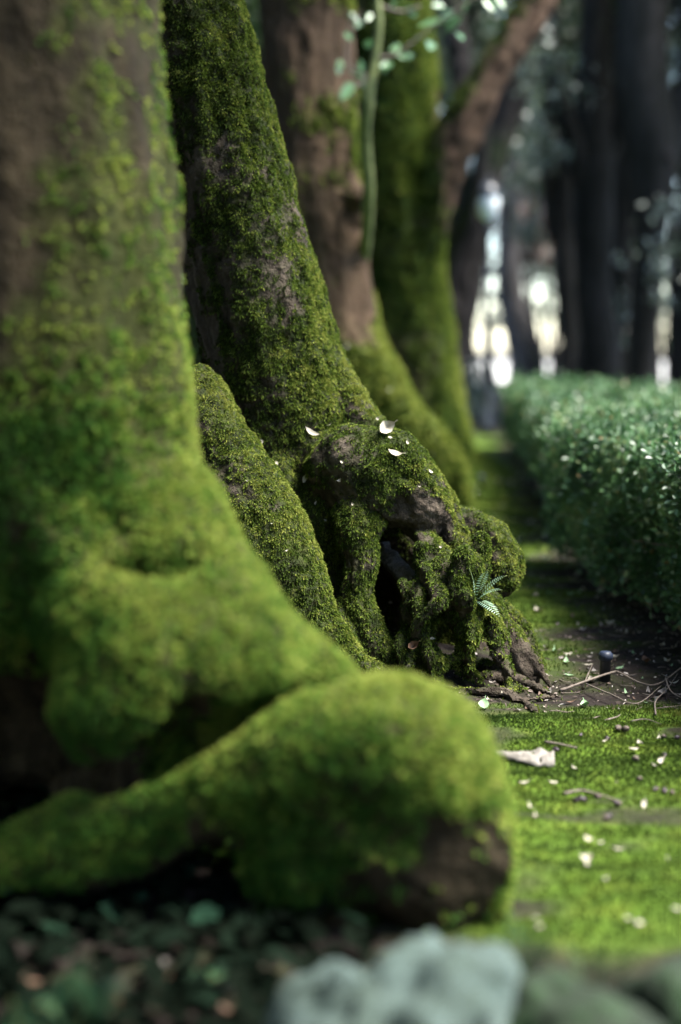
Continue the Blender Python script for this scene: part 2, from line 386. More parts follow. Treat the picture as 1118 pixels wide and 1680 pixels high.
def build_tree(name, label, parts, voxel, mat_key, mossfn, disp, moss=None, k=0.05, carve=(), zmin=-0.12, base=None, shrink=0, graind=0.006, kpart={}):
    """parts: [(part name, [chains], label or None)] of (px, py, depth, radius px); one continuous skin cut into parts"""
    P = [(pn, [seg_list([(a, b, d, r - (shrink if r < 130 and pn != 'trunk' else 0.6 * shrink) * min(1, r / 40)) for a, b, d, r in c]) for c in cs], lb) for pn, cs, lb in parts]
    allp = np.vstack([s for _, cs, _ in P for s in cs])
    lo = (allp[:, :3] - allp[:, 3:]).min(0) - 0.06; hi = (allp[:, :3] + allp[:, 3:]).max(0) + 0.06
    lo[2] = max(lo[2], zmin)
    n = np.ceil((hi - lo) / voxel).astype(int) + 1; Fd = np.full(n, 0.4, np.float32)
    def field(A, B, X):
        ab = B[:3] - A[:3]; L2 = max((ab * ab).sum(), 1e-9); rel = X - A[:3]
        tt = np.clip((rel @ ab) / L2, 0, 1); q = rel - tt[..., None] * ab
        return np.sqrt((q * q).sum(-1)) - (A[3] + tt * (B[3] - A[3]))
    ax = [lo[i] + voxel * np.arange(n[i]) for i in range(3)]
    def apply(s, kk, sub):
        for A, B in zip(s[:-1], s[1:]):
            mg = max(A[3], B[3]) + kk + 2 * voxel
            i0 = np.maximum(np.floor((np.minimum(A[:3], B[:3]) - mg - lo) / voxel).astype(int), 0)
            i1 = np.minimum(np.ceil((np.maximum(A[:3], B[:3]) + mg - lo) / voxel).astype(int) + 1, n)
            if (i1 <= i0).any(): continue
            g = np.stack(np.meshgrid(*[ax[q][i0[q]:i1[q]] for q in range(3)], indexing='ij'), -1)
            dd = field(A, B, g).astype(np.float32); sl = tuple(slice(i0[q], i1[q]) for q in range(3)); f = Fd[sl]
            if sub:
                dd = -dd; hh = np.clip(0.5 - 0.5 * (f - dd) / kk, 0, 1); Fd[sl] = f * (1 - hh) + dd * hh + kk * hh * (1 - hh)
            else:
                hh = np.clip(0.5 + 0.5 * (dd - f) / kk, 0, 1); Fd[sl] = dd * (1 - hh) + f * hh - kk * hh * (1 - hh)
    for pn, cs, _ in P:
        for s in cs: apply(s, kpart.get(pn, min(k, 0.55 * s[:, 3].mean() + 0.004)), False)
    for c in carve: apply(seg_list(c), 0.05, True)
    V, F = surface_nets(Fd, lo, voxel); del Fd
    Nn = vnormals(V, F); V = V + Nn * disp(V)[:, None]; Nn = vnormals(V, F)
    # which part each point of the skin belongs to, and the run of the grain along it
    pid = np.zeros(len(V), int); best = np.full(len(V), 1e9); gc = np.zeros((len(V), 3))
    for j, (_, cs, _) in enumerate(P):
        for s in cs:
            arc = 0.0
            for A, B in zip(s[:-1], s[1:]):
                ab = B[:3] - A[:3]; ln = max(np.linalg.norm(ab), 1e-6); rel = V - A[:3]; tt = np.clip(rel @ ab / ln ** 2, 0, 1); q = rel - tt[:, None] * ab; ql = np.linalg.norm(q, axis=1)
                dd = ql - (A[3] + tt * (B[3] - A[3])) + (0.0 if j else 0.012); b = dd < best; best[b] = dd[b]; pid[b] = j
                gc[b] = q[b] / np.maximum(ql[b], 1e-6)[:, None] * (2.2 + 9 * A[3]) + (ab / ln) * ((arc + tt[b] * ln) * 2.5)[:, None] + j * 3.7
                arc += ln
    grain = fbm(gc * 1.6, 3); V = V + Nn * (grain * graind)[:, None]; Nn = vnormals(V, F)
    fpid = pid[F[:, 0]].copy()
    for j in range(1, len(P)):                                        # a part is one connected piece; strays go to the trunk
        fi = np.where(fpid == j)[0]
        if not len(fi): continue
        u, inv = np.unique(F[fi], return_inverse=True); f2 = inv.reshape(-1, 4); lab = np.arange(len(u))
        while True:
            mn = lab[f2].min(1); new = lab.copy()
            for kk in range(4): np.minimum.at(new, f2[:, kk], mn)
            new = new[new]
            if (new == lab).all(): break
            lab = new
        fl = lab[f2[:, 0]]; ids, ct = np.unique(fl, return_counts=True); fpid[fi[fl != ids[ct.argmax()]]] = 0
    mk = sstep(0.25, 0.85, mossfn(V, Nn))
    base = base or Vector((float(allp[0, 0]), float(allp[0, 1]), 0))
    root = thing(name, label, 'tree', base); off = np.array(base)
    rng = np.random.default_rng(len(V)); fp = fpid
    area = np.linalg.norm(np.cross(V[F[:, 2]] - V[F[:, 0]], V[F[:, 3]] - V[F[:, 1]]), axis=1) * 0.5
    for j, (pn, cs, lb) in enumerate(P):
        f = F[fp == j]
        if len(f) < 8: continue
        u, inv = np.unique(f, return_inverse=True); f2 = inv.reshape(-1, 4)
        ob = link(pn, mesh_np(pn, V[u] - off, f2, M[mat_key], attrs={'moss': mk[u], 'grain': grain[u] * 0.5 + 0.5}, normals=Nn[u]), root)
        if lb: ob['label'] = lb
        if moss:
            # only where a camera standing hereabouts can see: skip the far side
            vis = mk[u] * (moss['dens'](V[u]) if 'dens' in moss else 1.0) * sstep(-0.45, -0.1, (Nn[u] * unit(np.array([0, 0, CAM_H]) - V[u])).sum(1))
            aw = (area[fp == j] * vis[f2].mean(1)).sum(); cnt = int(aw * moss['per_m2'])
            if cnt < 10: continue
            T, bc = sample_faces(V[u], f2, cnt, rng, vis)
            Q = (V[u][T] * bc[..., None]).sum(1); QN = unit((Nn[u][T] * bc[..., None]).sum(1))
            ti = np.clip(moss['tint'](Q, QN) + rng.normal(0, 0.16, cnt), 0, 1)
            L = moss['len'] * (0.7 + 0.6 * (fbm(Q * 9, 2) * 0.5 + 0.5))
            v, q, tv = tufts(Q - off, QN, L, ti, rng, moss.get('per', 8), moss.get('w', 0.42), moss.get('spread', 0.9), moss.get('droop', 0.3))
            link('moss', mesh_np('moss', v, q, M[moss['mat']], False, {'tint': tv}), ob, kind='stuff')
    return root, V, F

# ---- the focus tree: leaning mossy trunk, burl and a skirt of roots
B_parts = [
 ('trunk', [[(285, -90, 4.78, 90), (303, 0, 4.77, 92), (352, 200, 4.76, 98), (400, 400, 4.75, 106), (438, 560, 4.74, 112), (466, 660, 4.74, 122), (488, 760, 4.74, 128), (492, 870, 4.76, 118), (500, 1000, 4.8, 120), (500, 1110, 4.8, 130)],
            [(530, 820, 4.52, 66), (535, 900, 4.5, 64), (545, 980, 4.48, 58), (555, 1080, 4.46, 60)],
            [(560, 900, 4.85, 100), (600, 1000, 4.85, 100), (640, 1110, 4.8, 90)],
            [(590, 820, 4.72, 80), (650, 880, 4.72, 76), (700, 950, 4.72, 72), (745, 1040, 4.7, 62), (770, 1120, 4.66, 56)]], None),
 ('burl', [[(548, 772, 4.5, 50), (585, 765, 4.44, 66), (640, 785, 4.41, 66), (680, 815, 4.40, 52), (700, 850, 4.40, 34)]], 'rounded mossy burl bulging from the trunk'),
 ('root', [[(330, 640, 4.5, 50), (358, 720, 4.4, 62), (385, 770, 4.36, 66), (420, 850, 4.27, 84), (445, 930, 4.22, 86), (492, 1010, 4.17, 70), (555, 1080, 4.12, 48), (612, 1118, 4.1, 26)]], 'broad buttress root with thick bright moss'),
 ('root', [[(545, 610, 4.68, 40), (590, 690, 4.62, 42), (640, 745, 4.57, 46), (690, 790, 4.52, 44), (728, 850, 4.46, 38), (752, 905, 4.40, 34), (772, 935, 4.36, 27)]], 'root ridge running from the trunk flank'),
 ('root', [[(588, 850, 4.36, 50), (594, 915, 4.30, 33), (590, 990, 4.26, 33), (612, 1050, 4.22, 34), (650, 1098, 4.18, 30), (690, 1130, 4.14, 20)]], 'upright pillar root under the burl'),
 ('root', [[(680, 870, 4.42, 30), (700, 915, 4.30, 42), (735, 958, 4.22, 42), (763, 1010, 4.19, 34), (760, 1055, 4.16, 27), (738, 1085, 4.14, 22), (715, 1105, 4.13, 16)]], 'arched root curving down to the soil'),
 ('root', [[(735, 850, 4.6, 24), (778, 866, 4.56, 33), (816, 896, 4.5, 36), (826, 938, 4.46, 32), (806, 974, 4.44, 20)]], 'thick hooked root looping outward'),
 ('root', [[(765, 920, 4.38, 24), (785, 960, 4.34, 20), (805, 1000, 4.32, 22), (838, 1050, 4.31, 22), (858, 1090, 4.28, 17), (872, 1118, 4.26, 12)]], None),
 ('root', [[(780, 985, 4.28, 18), (802, 1030, 4.22, 21), (822, 1062, 4.2, 17), (834, 1100, 4.17, 10), (845, 1134, 4.14, 8)]], 'dark bare root reaching into the soil'),
 ('root', [[(632, 1078, 4.22, 24), (680, 1080, 4.17, 23), (730, 1082, 4.15, 18), (775, 1068, 4.2, 13), (800, 1050, 4.25, 12)]], None),
 ('root', [[(690, 1102, 4.15, 16), (735, 1128, 4.08, 12), (785, 1132, 4.06, 13), (830, 1135, 4.06, 11), (862, 1156, 4.03, 7)]], None),
 ('root', [[(745, 1095, 4.2, 16), (780, 1108, 4.16, 15), (815, 1140, 4.12, 12)]], None),
 ('root', [[(700, 990, 4.45, 16), (680, 1010, 4.42, 16), (715, 1050, 4.32, 12), (735, 1066, 4.25, 10)]], None),
 ('root', [[(640, 870, 4.36, 14), (655, 900, 4.32, 12), (690, 925, 4.28, 11), (700, 975, 4.24, 11), (690, 1030, 4.2, 10), (665, 1075, 4.16, 9)]], 'thin root hanging across the hollow'),
 ('root', [[(560, 990, 4.28, 16), (566, 1035, 4.2, 17), (590, 1080, 4.15, 16), (640, 1112, 4.1, 12)]], None),
 ('root', [[(820, 1030, 4.34, 12), (850, 1060, 4.3, 12), (880, 1090, 4.26, 10), (905, 1130, 4.2, 7)]], None),
 ('root', [[(795, 1000, 4.36, 16), (826, 1062, 4.34, 18), (848, 1108, 4.32, 14), (862, 1130, 4.3, 10)]], None),
 ('root', [[(808, 985, 4.4, 15), (842, 1022, 4.42, 16), (866, 1070, 4.4, 15), (880, 1112, 4.36, 10)]], None),
 ('root', [[(760, 1060, 4.2, 13), (772, 1095, 4.16, 11), (762, 1130, 4.12, 9)]], None),
 ('root', [[(800, 1060, 4.22, 12), (806, 1100, 4.18, 10), (800, 1140, 4.13, 8)]], None),
 ('root', [[(640, 1060, 4.3, 15), (690, 1045, 4.34, 14), (730, 1062, 4.3, 13), (765, 1085, 4.24, 11)]], None),
 ('root', [[(470, 742, 4.56, 30), (462, 770, 4.5, 28), (470, 800, 4.48, 26)]], None),
]
_rr = random.Random(41)
for _i in range(16):                                                  # rootlets twisting down to the soil
    x0, y0 = _rr.uniform(660, 815), _rr.uniform(880, 985); x1, y1, d0 = x0 + _rr.uniform(-20, 85), _rr.uniform(1098, 1142), _rr.uniform(4.1, 4.34); r0 = _rr.uniform(8, 14)
    x1 = min(x1, 895)
    ch = [(x0 + (x1 - x0) * (t ** 1.3) + (_rr.gauss(0, 11) if 0 < t < 1 else 0), y0 + (y1 - y0) * t, d0 + (4.13 - d0) * t + _rr.gauss(0, .035), r0 * (1 - .5 * t)) for t in (0, .25, .5, .75, 1)]
    B_parts.append(('root', [ch], None))
for _i in range(7):                                                   # roots creeping over the ground
    x0, y0 = _rr.uniform(640, 800), _rr.uniform(1075, 1120); r0 = _rr.uniform(8, 13)
    g = [(x0 + k * _rr.uniform(26, 44), y0 + 12 * k + _rr.gauss(0, 6)) for k in range(4)]; B_parts.append(('root', [[(x, y, FPX * .985 / (y - 575), r0 * (1 - .18 * k)) for k, (x, y) in enumerate(g)]], None))
def B_moss(V, Nn):
    n = fbm(V * 5, 3); n2 = fbm(V * 22, 2)
    lit = 0.25 * Nn[:, 0] + 0.30 * Nn[:, 2]
    mk = 0.62 + 0.65 * n + 0.5 * n2 + lit
    mk -= 0.6 * sstep(0.35, 0.9, -Nn[:, 0]) * sstep(1.0, 1.2, V[:, 2])     # bare bark on the trunk's lee side
    mk -= 0.9 * sstep(0.2, 0.8, -Nn[:, 2])
    bare = sstep(0.36, 0.50, V[:, 0]) * sstep(0.25, 0.10, V[:, 2]); mk -= 0.6 * bare
    mk -= 1.3 * np.exp(-((V - np.array(W(685, 835, 4.33))) ** 2).sum(1) / 0.006)      # brown dead fibres under the burl
    return mk
def B_disp(V):
    d = 0.022 * fbm(V * np.array([5, 5, 2.5]), 2) + 0.014 * fbm(V * 11 + 7, 3) + 0.007 * fbm(V * 34, 2)
    up = sstep(0.9, 1.2, V[:, 2])
    d = d + up * 0.014 * fbm(V * np.array([16, 16, 2.2]) + 3, 2)
    burl = np.exp(-((V - np.array(W(650, 830, 4.33))) ** 2).sum(1) / 0.012); d = d + burl * 0.03 * fbm(V * 24 + 1, 3)
    bb = np.exp(-((V - np.array(W(620, 790, 4.35))) ** 2).sum(1) / 0.03); d = d + bb * 0.03 * fbm(V * 9 + 4, 2)
    return d
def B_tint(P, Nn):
    return 0.36 + 0.26 * Nn[:, 2] + 0.14 * Nn[:, 0] + 0.42 * fbm(P * 5.5, 3) + 0.3 * fbm(P * 26, 2) - 0.06 * sstep(0.9, 1.3, P[:, 2])  # upward and right faces tinted lighter, shading put into the moss colour
TB, BV, BF = build_tree('mossy_tree', 'leaning moss-covered tree with a bulging burl and tangled arching roots', B_parts, 0.008, 'tree_focus', B_moss, B_disp,
    dict(per_m2=14000, per=8, len=0.010, w=0.45, mat='moss', tint=B_tint, spread=1.0, droop=0.5), k=0.016, shrink=10, graind=0.009, kpart={'burl': 0.055},
    carve=[[(652, 900, 4.36, 30), (664, 960, 4.34, 44), (690, 1015, 4.34, 50), (708, 1050, 4.3, 42)], [(794, 1040, 4.24, 9), (800, 1090, 4.2, 12), (812, 1120, 4.16, 9)], [(745, 1105, 4.16, 12), (775, 1112, 4.1, 8)], [(738, 1045, 4.16, 15), (748, 1085, 4.1, 14)], [(790, 1012, 4.16, 12), (800, 1075, 4.1, 15)], [(715, 900, 4.2, 10), (730, 925, 4.17, 10)], [(835, 1075, 4.22, 9), (850, 1112, 4.18, 9)]], base=Vector((-0.1, 4.72, 0)))
BVH = BVHTree.FromPolygons([tuple(v) for v in BV.tolist()], BF.tolist())

# ---- the front tree: big trunk with two swollen roots
A_parts = [
 ('trunk', [[(-52, -120, 2.98, 262), (-34, 0, 2.96, 264), (0, 300, 2.95, 268), (18, 560, 2.94, 274), (10, 760, 2.95, 284), (0, 900, 2.97, 290), (10, 1000, 3.05, 262), (50, 1120, 3.3, 195), (50, 1300, 3.42, 185), (50, 1500, 3.42, 200)],
            [(330, 1130, 2.85, 100), (320, 1230, 2.85, 110), (360, 1330, 2.9, 120), (400, 1440, 2.9, 120)],  # this and the next two: rear masses added to block light under the roots
            [(-120, 1470, 2.9, 95), (100, 1490, 2.88, 95), (250, 1500, 2.86, 95), (380, 1520, 2.82, 95)],
            [(200, 1330, 3.0, 130), (400, 1400, 2.86, 120), (560, 1480, 2.72, 90), (600, 1600, 2.7, 70)]], None),
 ('root', [[(195, 480, 2.86, 76), (212, 640, 2.82, 82), (226, 780, 2.77, 94), (258, 900, 2.7, 106), (322, 1000, 2.62, 104), (410, 1078, 2.59, 84), (500, 1125, 2.6, 56), (560, 1165, 2.62, 40)],
           [(120, 920, 2.74, 120), (190, 1010, 2.6, 110), (255, 1060, 2.52, 108), (220, 1115, 2.49, 98), (182, 1178, 2.48, 74)],
           [(320, 1030, 2.53, 96), (400, 1075, 2.5, 86), (330, 1100, 2.48, 76)]], 'upper root flare sweeping down from the trunk'),
 ('root', [[(330, 1272, 2.45, 70), (420, 1245, 2.43, 72), (510, 1222, 2.42, 82), (600, 1222, 2.42, 102), (680, 1252, 2.42, 114), (735, 1320, 2.44, 98), (775, 1390, 2.44, 72), (795, 1450, 2.45, 44), (800, 1505, 2.47, 26)],
           [(560, 1290, 2.46, 110), (620, 1350, 2.45, 112), (690, 1410, 2.45, 94), (715, 1480, 2.47, 72), (710, 1560, 2.5, 60)],
           [(480, 1330, 2.47, 105), (500, 1420, 2.47, 98), (540, 1500, 2.47, 76), (530, 1570, 2.48, 56)]], 'lower gnarled root bending like a knee'),
 ('root', [[(470, 1270, 2.48, 88), (370, 1285, 2.48, 84), (285, 1305, 2.47, 86), (205, 1352, 2.47, 76), (125, 1388, 2.48, 68), (0, 1428, 2.5, 62), (-120, 1480, 2.54, 60), (-220, 1560, 2.62, 50)]], 'root arm reaching sideways over a dark hollow'),
]
def A_moss(V, Nn):
    z = V[:, 2]; n = fbm(V * np.array([6.5, 6.5, 2.0]), 3); n2 = fbm(V * 16, 2)
    mk = 0.95 + 0.3 * sstep(0.75, 0.5, z) - 0.95 * sstep(0.62, 1.25, z) + 1.2 * n + 0.75 * n2 + 0.55 * Nn[:, 0] * sstep(0.7, 1.1, z) + 0.25 * Nn[:, 2]
    tip = np.exp(-((V - np.array(W(772, 1425, 2.36))) ** 2).sum(1) / 0.016); mk -= tip * (1.15 + 1.6 * n2)
    pal = np.exp(-((V - np.array(W(500, 1015, 2.52))) ** 2).sum(1) / 0.0016); mk -= 2.0 * pal
    mk -= 1.6 * np.exp(-((V - np.array(W(40, 1250, 2.85))) ** 2).sum(1) / 0.03)      # no moss deep in the hollow
    mk -= 2.0 * sstep(2.66, 2.76, V[:, 1]) * sstep(0.28, 0.2, z)
    mk -= 0.8 * sstep(0.15, 0.8, -Nn[:, 2])
    return mk
def A_disp(V):
    up = sstep(0.7, 1.0, V[:, 2])
    return 0.03 * fbm(V * np.array([3.5, 3.5, 2.5]), 2) + 0.007 * fbm(V * 9, 3) + 0.006 * fbm(V * 30, 2) + up * 0.03 * fbm(V * np.array([9, 9, 1.3]) + 4, 2) + (1 - up) * 0.024 * fbm(V * 7 + 2, 2)
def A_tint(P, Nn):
    return 0.46 + 0.26 * Nn[:, 2] + 0.14 * Nn[:, 0] + 0.18 * sstep(0.7, 1.1, P[:, 2]) + 0.60 * fbm(P * 5, 3) + 0.15 * fbm(P * 18, 2)  # tops and right sides lightened, sunlight painted into the moss tint
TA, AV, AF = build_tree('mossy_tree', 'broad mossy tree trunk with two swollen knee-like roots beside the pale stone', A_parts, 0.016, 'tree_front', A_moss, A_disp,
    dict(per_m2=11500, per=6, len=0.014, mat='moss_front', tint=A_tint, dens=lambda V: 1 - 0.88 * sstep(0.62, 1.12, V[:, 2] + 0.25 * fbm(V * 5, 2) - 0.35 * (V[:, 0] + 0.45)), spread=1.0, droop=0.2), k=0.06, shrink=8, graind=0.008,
    carve=[[(580, 1128, 2.5, 20), (500, 1152, 2.46, 32), (400, 1176, 2.44, 38), (310, 1196, 2.44, 42), (250, 1245, 2.46, 48), (190, 1300, 2.5, 48)], [(60, 985, 2.6, 7), (170, 958, 2.54, 8), (260, 938, 2.51, 8), (330, 922, 2.53, 7)], [(-60, 1235, 2.72, 150), (50, 1240, 2.72, 130), (120, 1270, 2.66, 75), (185, 1285, 2.62, 40)], [(100, 1560, 2.5, 120), (300, 1560, 2.5, 120), (420, 1540, 2.5, 75)]], base=Vector((-0.62, 2.96, 0)))

# ---- the brown tree behind
C_parts = [
 ('trunk', [[(470, -330, 9.4, 60), (480, -150, 9.3, 60), (500, 0, 9.25, 64), (513, 200, 9.2, 64), (520, 330, 9.2, 70), (534, 450, 9.2, 62), (546, 560, 9.2, 66), (566, 660, 9.2, 84), (590, 760, 9.2, 104), (600, 860, 9.2, 120)]], None),
 ('branch', [[(485, 300, 9.3, 48), (455, 190, 9.4, 45), (480, 90, 9.55, 34), (505, -40, 9.7, 36), (520, -200, 9.8, 34)]], 'limb forking up beside the trunk'),
 ('burr', [[(560, 318, 9.05, 22), (580, 322, 8.98, 21)]], 'dark knot on the trunk'),
 ('root', [[(575, 560, 9.1, 40), (612, 630, 9.0, 40), (655, 690, 8.95, 38), (700, 742, 8.95, 35), (730, 790, 9.0, 30), (742, 850, 9.05, 26)]], 'mossy root ridge flaring to the ground'),
]
def C_moss(V, Nn):
    n = fbm(V * 2.5, 3); px = V[:, 0]
    return 1.15 - 1.1 * sstep(0.1, 1.7, V[:, 2]) + 1.3 * n + 0.35 * sstep(0.4, 1, Nn[:, 0])
def C_disp(V): return 0.03 * fbm(V * np.array([3, 3, 1.2]), 2) + 0.035 * fbm(V * np.array([8, 8, 2.2]), 3) + 0.008 * fbm(V * 20, 2)
TC, CV, CF = build_tree('brown_tree', 'brown-barked tree with a forked limb and a mossy flaring base', C_parts, 0.022, 'tree_brown', C_moss, C_disp,
    dict(per_m2=2500, per=6, len=0.03, mat='moss', tint=lambda P, n: 0.5 + 0.25 * n[:, 2] + 0.15 * n[:, 0] + 0.3 * fbm(P * 3, 2)), k=0.12, graind=0.02)  # moss tint rises on top and right faces, painted light
# ---- the dark green tree with the brown limb
D_parts = [
 ('trunk', [[(620, -300, 13.4, 66), (628, 0, 13.2, 66), (640, 150, 13.1, 66), (646, 300, 13, 64), (652, 430, 13, 64), (668, 560, 13, 66), (680, 660, 13, 66), (688, 740, 13, 74), (690, 800, 13, 90)]], None),
 ('branch', [[(688, 470, 12.9, 24), (704, 370, 12.8, 25), (722, 290, 12.75, 29), (762, 205, 12.7, 31), (815, 115, 12.7, 25), (872, 20, 12.8, 21), (920, -80, 12.9, 22), (960, -200, 13, 22)]], 'brown bare limb arching away from the trunk'),
 ('root', [[(700, 640, 12.9, 36), (722, 700, 12.8, 34), (738, 740, 12.7, 28), (742, 790, 12.7, 22)]], None),
]
def D_moss(V, Nn):
    limb = sstep(0.72, 1.15, V[:, 0]) * sstep(1.7, 2.7, V[:, 2]); return 0.85 + 1.0 * fbm(V * 1.8, 3) - 1.5 * limb * sstep(-0.7, 0.4, Nn[:, 0])
def D_disp(V): return 0.05 * fbm(V * np.array([2.2, 2.2, 1.0]), 3) + 0.02 * fbm(V * 8, 3)
TD, DV, DF = build_tree('green_tree', 'dark green mossy tree with a brown limb arching toward the lamp', D_parts, 0.032, 'tree_green', D_moss, D_disp,
    dict(per_m2=1200, per=6, len=0.045, mat='moss', tint=lambda P, n: 0.28 + 0.3 * n[:, 2] + 0.25 * n[:, 0] + 0.35 * fbm(P * 1.6, 3)), k=0.12, graind=0.03)  # moss lighter upward and to the right, light put into its colour
E_parts = [
 ('trunk', [[(722, 760, 18, 40), (728, 690, 18, 32), (736, 600, 18, 26), (752, 520, 18, 24), (767, 430, 18, 24), (788, 330, 18, 25), (822, 200, 18.2, 25), (855, 80, 18.4, 25), (890, -80, 18.6, 24)]], None),
 ('branch', [[(745, 540, 17.9, 12), (732, 450, 17.6, 11), (748, 390, 17.3, 11), (770, 340, 17.0, 10), (790, 250, 16.8, 9), (800, 150, 16.6, 8)]], 'thin mossy side limb'),
 ('branch', [[(770, 420, 18.1, 16), (752, 300, 18.4, 18), (760, 150, 18.6, 16), (740, 0, 18.8, 16)]], None),
]
TE, EV, EF = build_tree('dark_tree', 'slim dark tree leaning behind the lamp post', E_parts, 0.04, 'tree_dark', lambda V, n: 0.35 + 0.6 * fbm(V * 1.5, 2), lambda V: 0.04 * fbm(V * 2.2, 3), k=0.15)

# ------------------------------------------------------------------ crowns of the row, and the wood behind
def crown_mesh(name, C, rad, n, size, mat, seed, clumps=70, off=(0, 0, 0), gap=0.55):
    rng = np.random.default_rng(seed); C = np.array(C, float); rad = np.array(rad, float)
    d = unit(rng.normal(size=(clumps, 3))); cc = C + d * rad * (rng.random((clumps, 1)) ** 0.45)
    i = rng.integers(0, clumps, n); s = (0.5 + rng.random(clumps)) * rad.mean() * 0.22
    P = cc[i] + rng.normal(size=(n, 3)) * s[i][:, None] * np.array([1, 1, gap])
    D = unit(rng.normal(size=(n, 3)) + np.array([0, 0, -0.3])); Nn = unit(rng.normal(size=(n, 3)) + np.array([0, 0, 0.9]))
    L = (size * (0.7 + 0.6 * rng.random(n)))[:, None]; S = unit(np.cross(D, Nn)) * L * 0.27; B = P - np.array(off)
    V = np.stack([B, B + D * L * 0.45 + S, B + D * L, B + D * L * 0.45 - S], 1).reshape(-1, 3); F = np.arange(n)[:, None] * 4 + np.arange(4)[None]
    ti = np.repeat(np.clip(0.45 + 0.25 * rng.normal(size=n) + 0.3 * fbm(P * 0.9, 2), 0, 1), 4)
    return mesh_np(name, V, F, mat, False, {'tint': ti}), cc
def add_crown(root, top, r0, C, rad, n, size, seed, mk='tree_dark', leaf='crown_leaf', nb=6):
    off = np.array(root.location)
    me, cc = crown_mesh('crown', C, rad, n, size, M[leaf], seed, off=off); link('crown', me, root, kind='stuff')
    rng = np.random.default_rng(seed); top = np.array(top, float)
    for k in rng.choice(len(cc), nb, replace=False):
        e = cc[k]; mid = top + (e - top) * 0.5 + rng.normal(size=3) * 0.25
        V, F = tube([(top, r0 * 0.75), (top + (mid - top) * 0.5, r0 * 0.6), (mid, r0 * 0.42), (e, r0 * 0.12)], 8, 0.2)
        link('branch', mesh_np('branch', V - off, F, M[mk], attrs={'moss': np.full(len(V), 0.2), 'grain': np.full(len(V), 0.5)}), root)
add_crown(TA, W(-20, -120, 2.98), 0.30, (-0.55, 2.1, 4.7), (2.0, 2.2, 1.0), 17000, 0.10, 11)
add_crown(TB, W(285, -90, 4.78), 0.16, (-0.7, 4.8, 5.2), (2.0, 2.1, 1.0), 15000, 0.10, 12)
add_crown(TC, W(470, -330, 9.4), 0.22, (-0.5, 9.4, 7.0), (2.5, 2.5, 1.7), 10000, 0.12, 13)
add_crown(TD, W(620, -300, 13.4), 0.34, (0.1, 14.4, 8.2), (2.8, 2.6, 2.0), 10000, 0.13, 14)
add_crown(TE, W(890, -80, 18.6), 0.2, (1.0, 21.8, 8.2), (2.6, 2.2, 2.2), 5000, 0.13, 15)

RW = random.Random(13)
def wood_tree(label, chain, forks, crown, seed, mk='tree_dark', leaf='crown_leaf', name='wood_tree', n=5500, size=0.16):
    b = W(*chain[0][:3]); root = thing(name, label, 'tree', (b.x, b.y, 0), 'trees of the dark wood behind the hedge'); off = np.array(root.location)
    top = None
    for j, ch in enumerate([chain] + forks):
        pts = [(W(px + RW.gauss(0, 9), py, d), r * d / FPX * RW.uniform(.85, 1.15)) for px, py, d, r in ch]
        if j == 0: pts = [(Vector((pts[0][0].x, pts[0][0].y, -0.1)), pts[0][1] * 1.5)] + pts; top = pts[-1]
        V, F = tube(pts, 14, 0.22, 2.5)
        link('trunk' if j == 0 else 'branch', mesh_np('limb', V - off, F, M[mk], attrs={'moss': np.full(len(V), 0.15), 'grain': 0.5 + 0.5 * fbm(V * np.array([9, 9, 1.2]), 3)}), root)
    C, rad = crown; add_crown(root, top[0], top[1], C, rad, n, size, seed, mk, leaf)
    return root
WT = []
def wt(*a, **k): WT.append(wood_tree(*a, **k))
wt('slender dark tree forking in a wide V behind the hedge', [(968, 700, 20, 40), (968, 600, 20, 33), (970, 450, 20, 34), (966, 330, 20, 38), (972, 180, 20, 30), (985, 0, 20, 28), (990, -140, 20, 24)],
          [[(962, 330, 20, 26), (930, 230, 19.8, 20), (905, 120, 19.6, 17), (890, -40, 19.4, 16)], [(975, 300, 20, 20), (1010, 190, 20.2, 18), (1020, 40, 20.4, 16), (1035, -100, 20.4, 14)]], ((5.9, 21.2, 7.6), (2.7, 2.4, 2.4)), 21, n=8000)
wt('stout black tree trunk rising behind the hedge', [(1060, 700, 18.5, 38), (1060, 600, 18.5, 27), (1058, 420, 18.5, 30), (1062, 260, 18.5, 36), (1066, 100, 18.5, 40), (1075, -130, 18.5, 40)],
          [[(1085, 300, 18.5, 26), (1120, 180, 18.7, 24), (1150, 40, 18.9, 22)]], ((6.5, 18.7, 7.2), (2.5, 2.4, 2.2)), 22, n=8000)
wt('twin-stemmed dark tree between the black trunk and the slender one', [(1010, 690, 24, 30), (1012, 580, 24, 24), (1015, 420, 24, 25), (1030, 200, 24, 24), (1045, -60, 24, 22)],
          [[(1005, 640, 24, 18), (995, 480, 24.2, 16), (1000, 250, 24.4, 15), (1005, 0, 24.6, 14)]], ((5.4, 24.5, 7.6), (3.6, 3, 2.6)), 23)
wt('dark tree trunk half out of view at the wood edge', [(1135, 700, 21, 40), (1130, 560, 21, 30), (1135, 400, 21, 30), (1140, 200, 21, 32), (1150, -100, 21, 30)], [], ((6.6, 20.5, 7.0), (3.2, 3.2, 2.4)), 24)
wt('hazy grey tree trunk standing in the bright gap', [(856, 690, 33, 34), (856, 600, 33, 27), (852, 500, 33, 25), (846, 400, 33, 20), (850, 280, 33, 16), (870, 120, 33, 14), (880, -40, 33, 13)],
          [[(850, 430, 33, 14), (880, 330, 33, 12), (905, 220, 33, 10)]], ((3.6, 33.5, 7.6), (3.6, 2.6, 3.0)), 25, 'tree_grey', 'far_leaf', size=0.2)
wt('thin dark tree beside the bright gap near the lamp', [(715, 690, 24, 22), (718, 560, 24, 15), (728, 420, 24, 13), (745, 260, 24, 12), (760, 60, 24, 12)], [], ((1.6, 24.5, 7.2), (3.4, 3, 2.6)), 26)
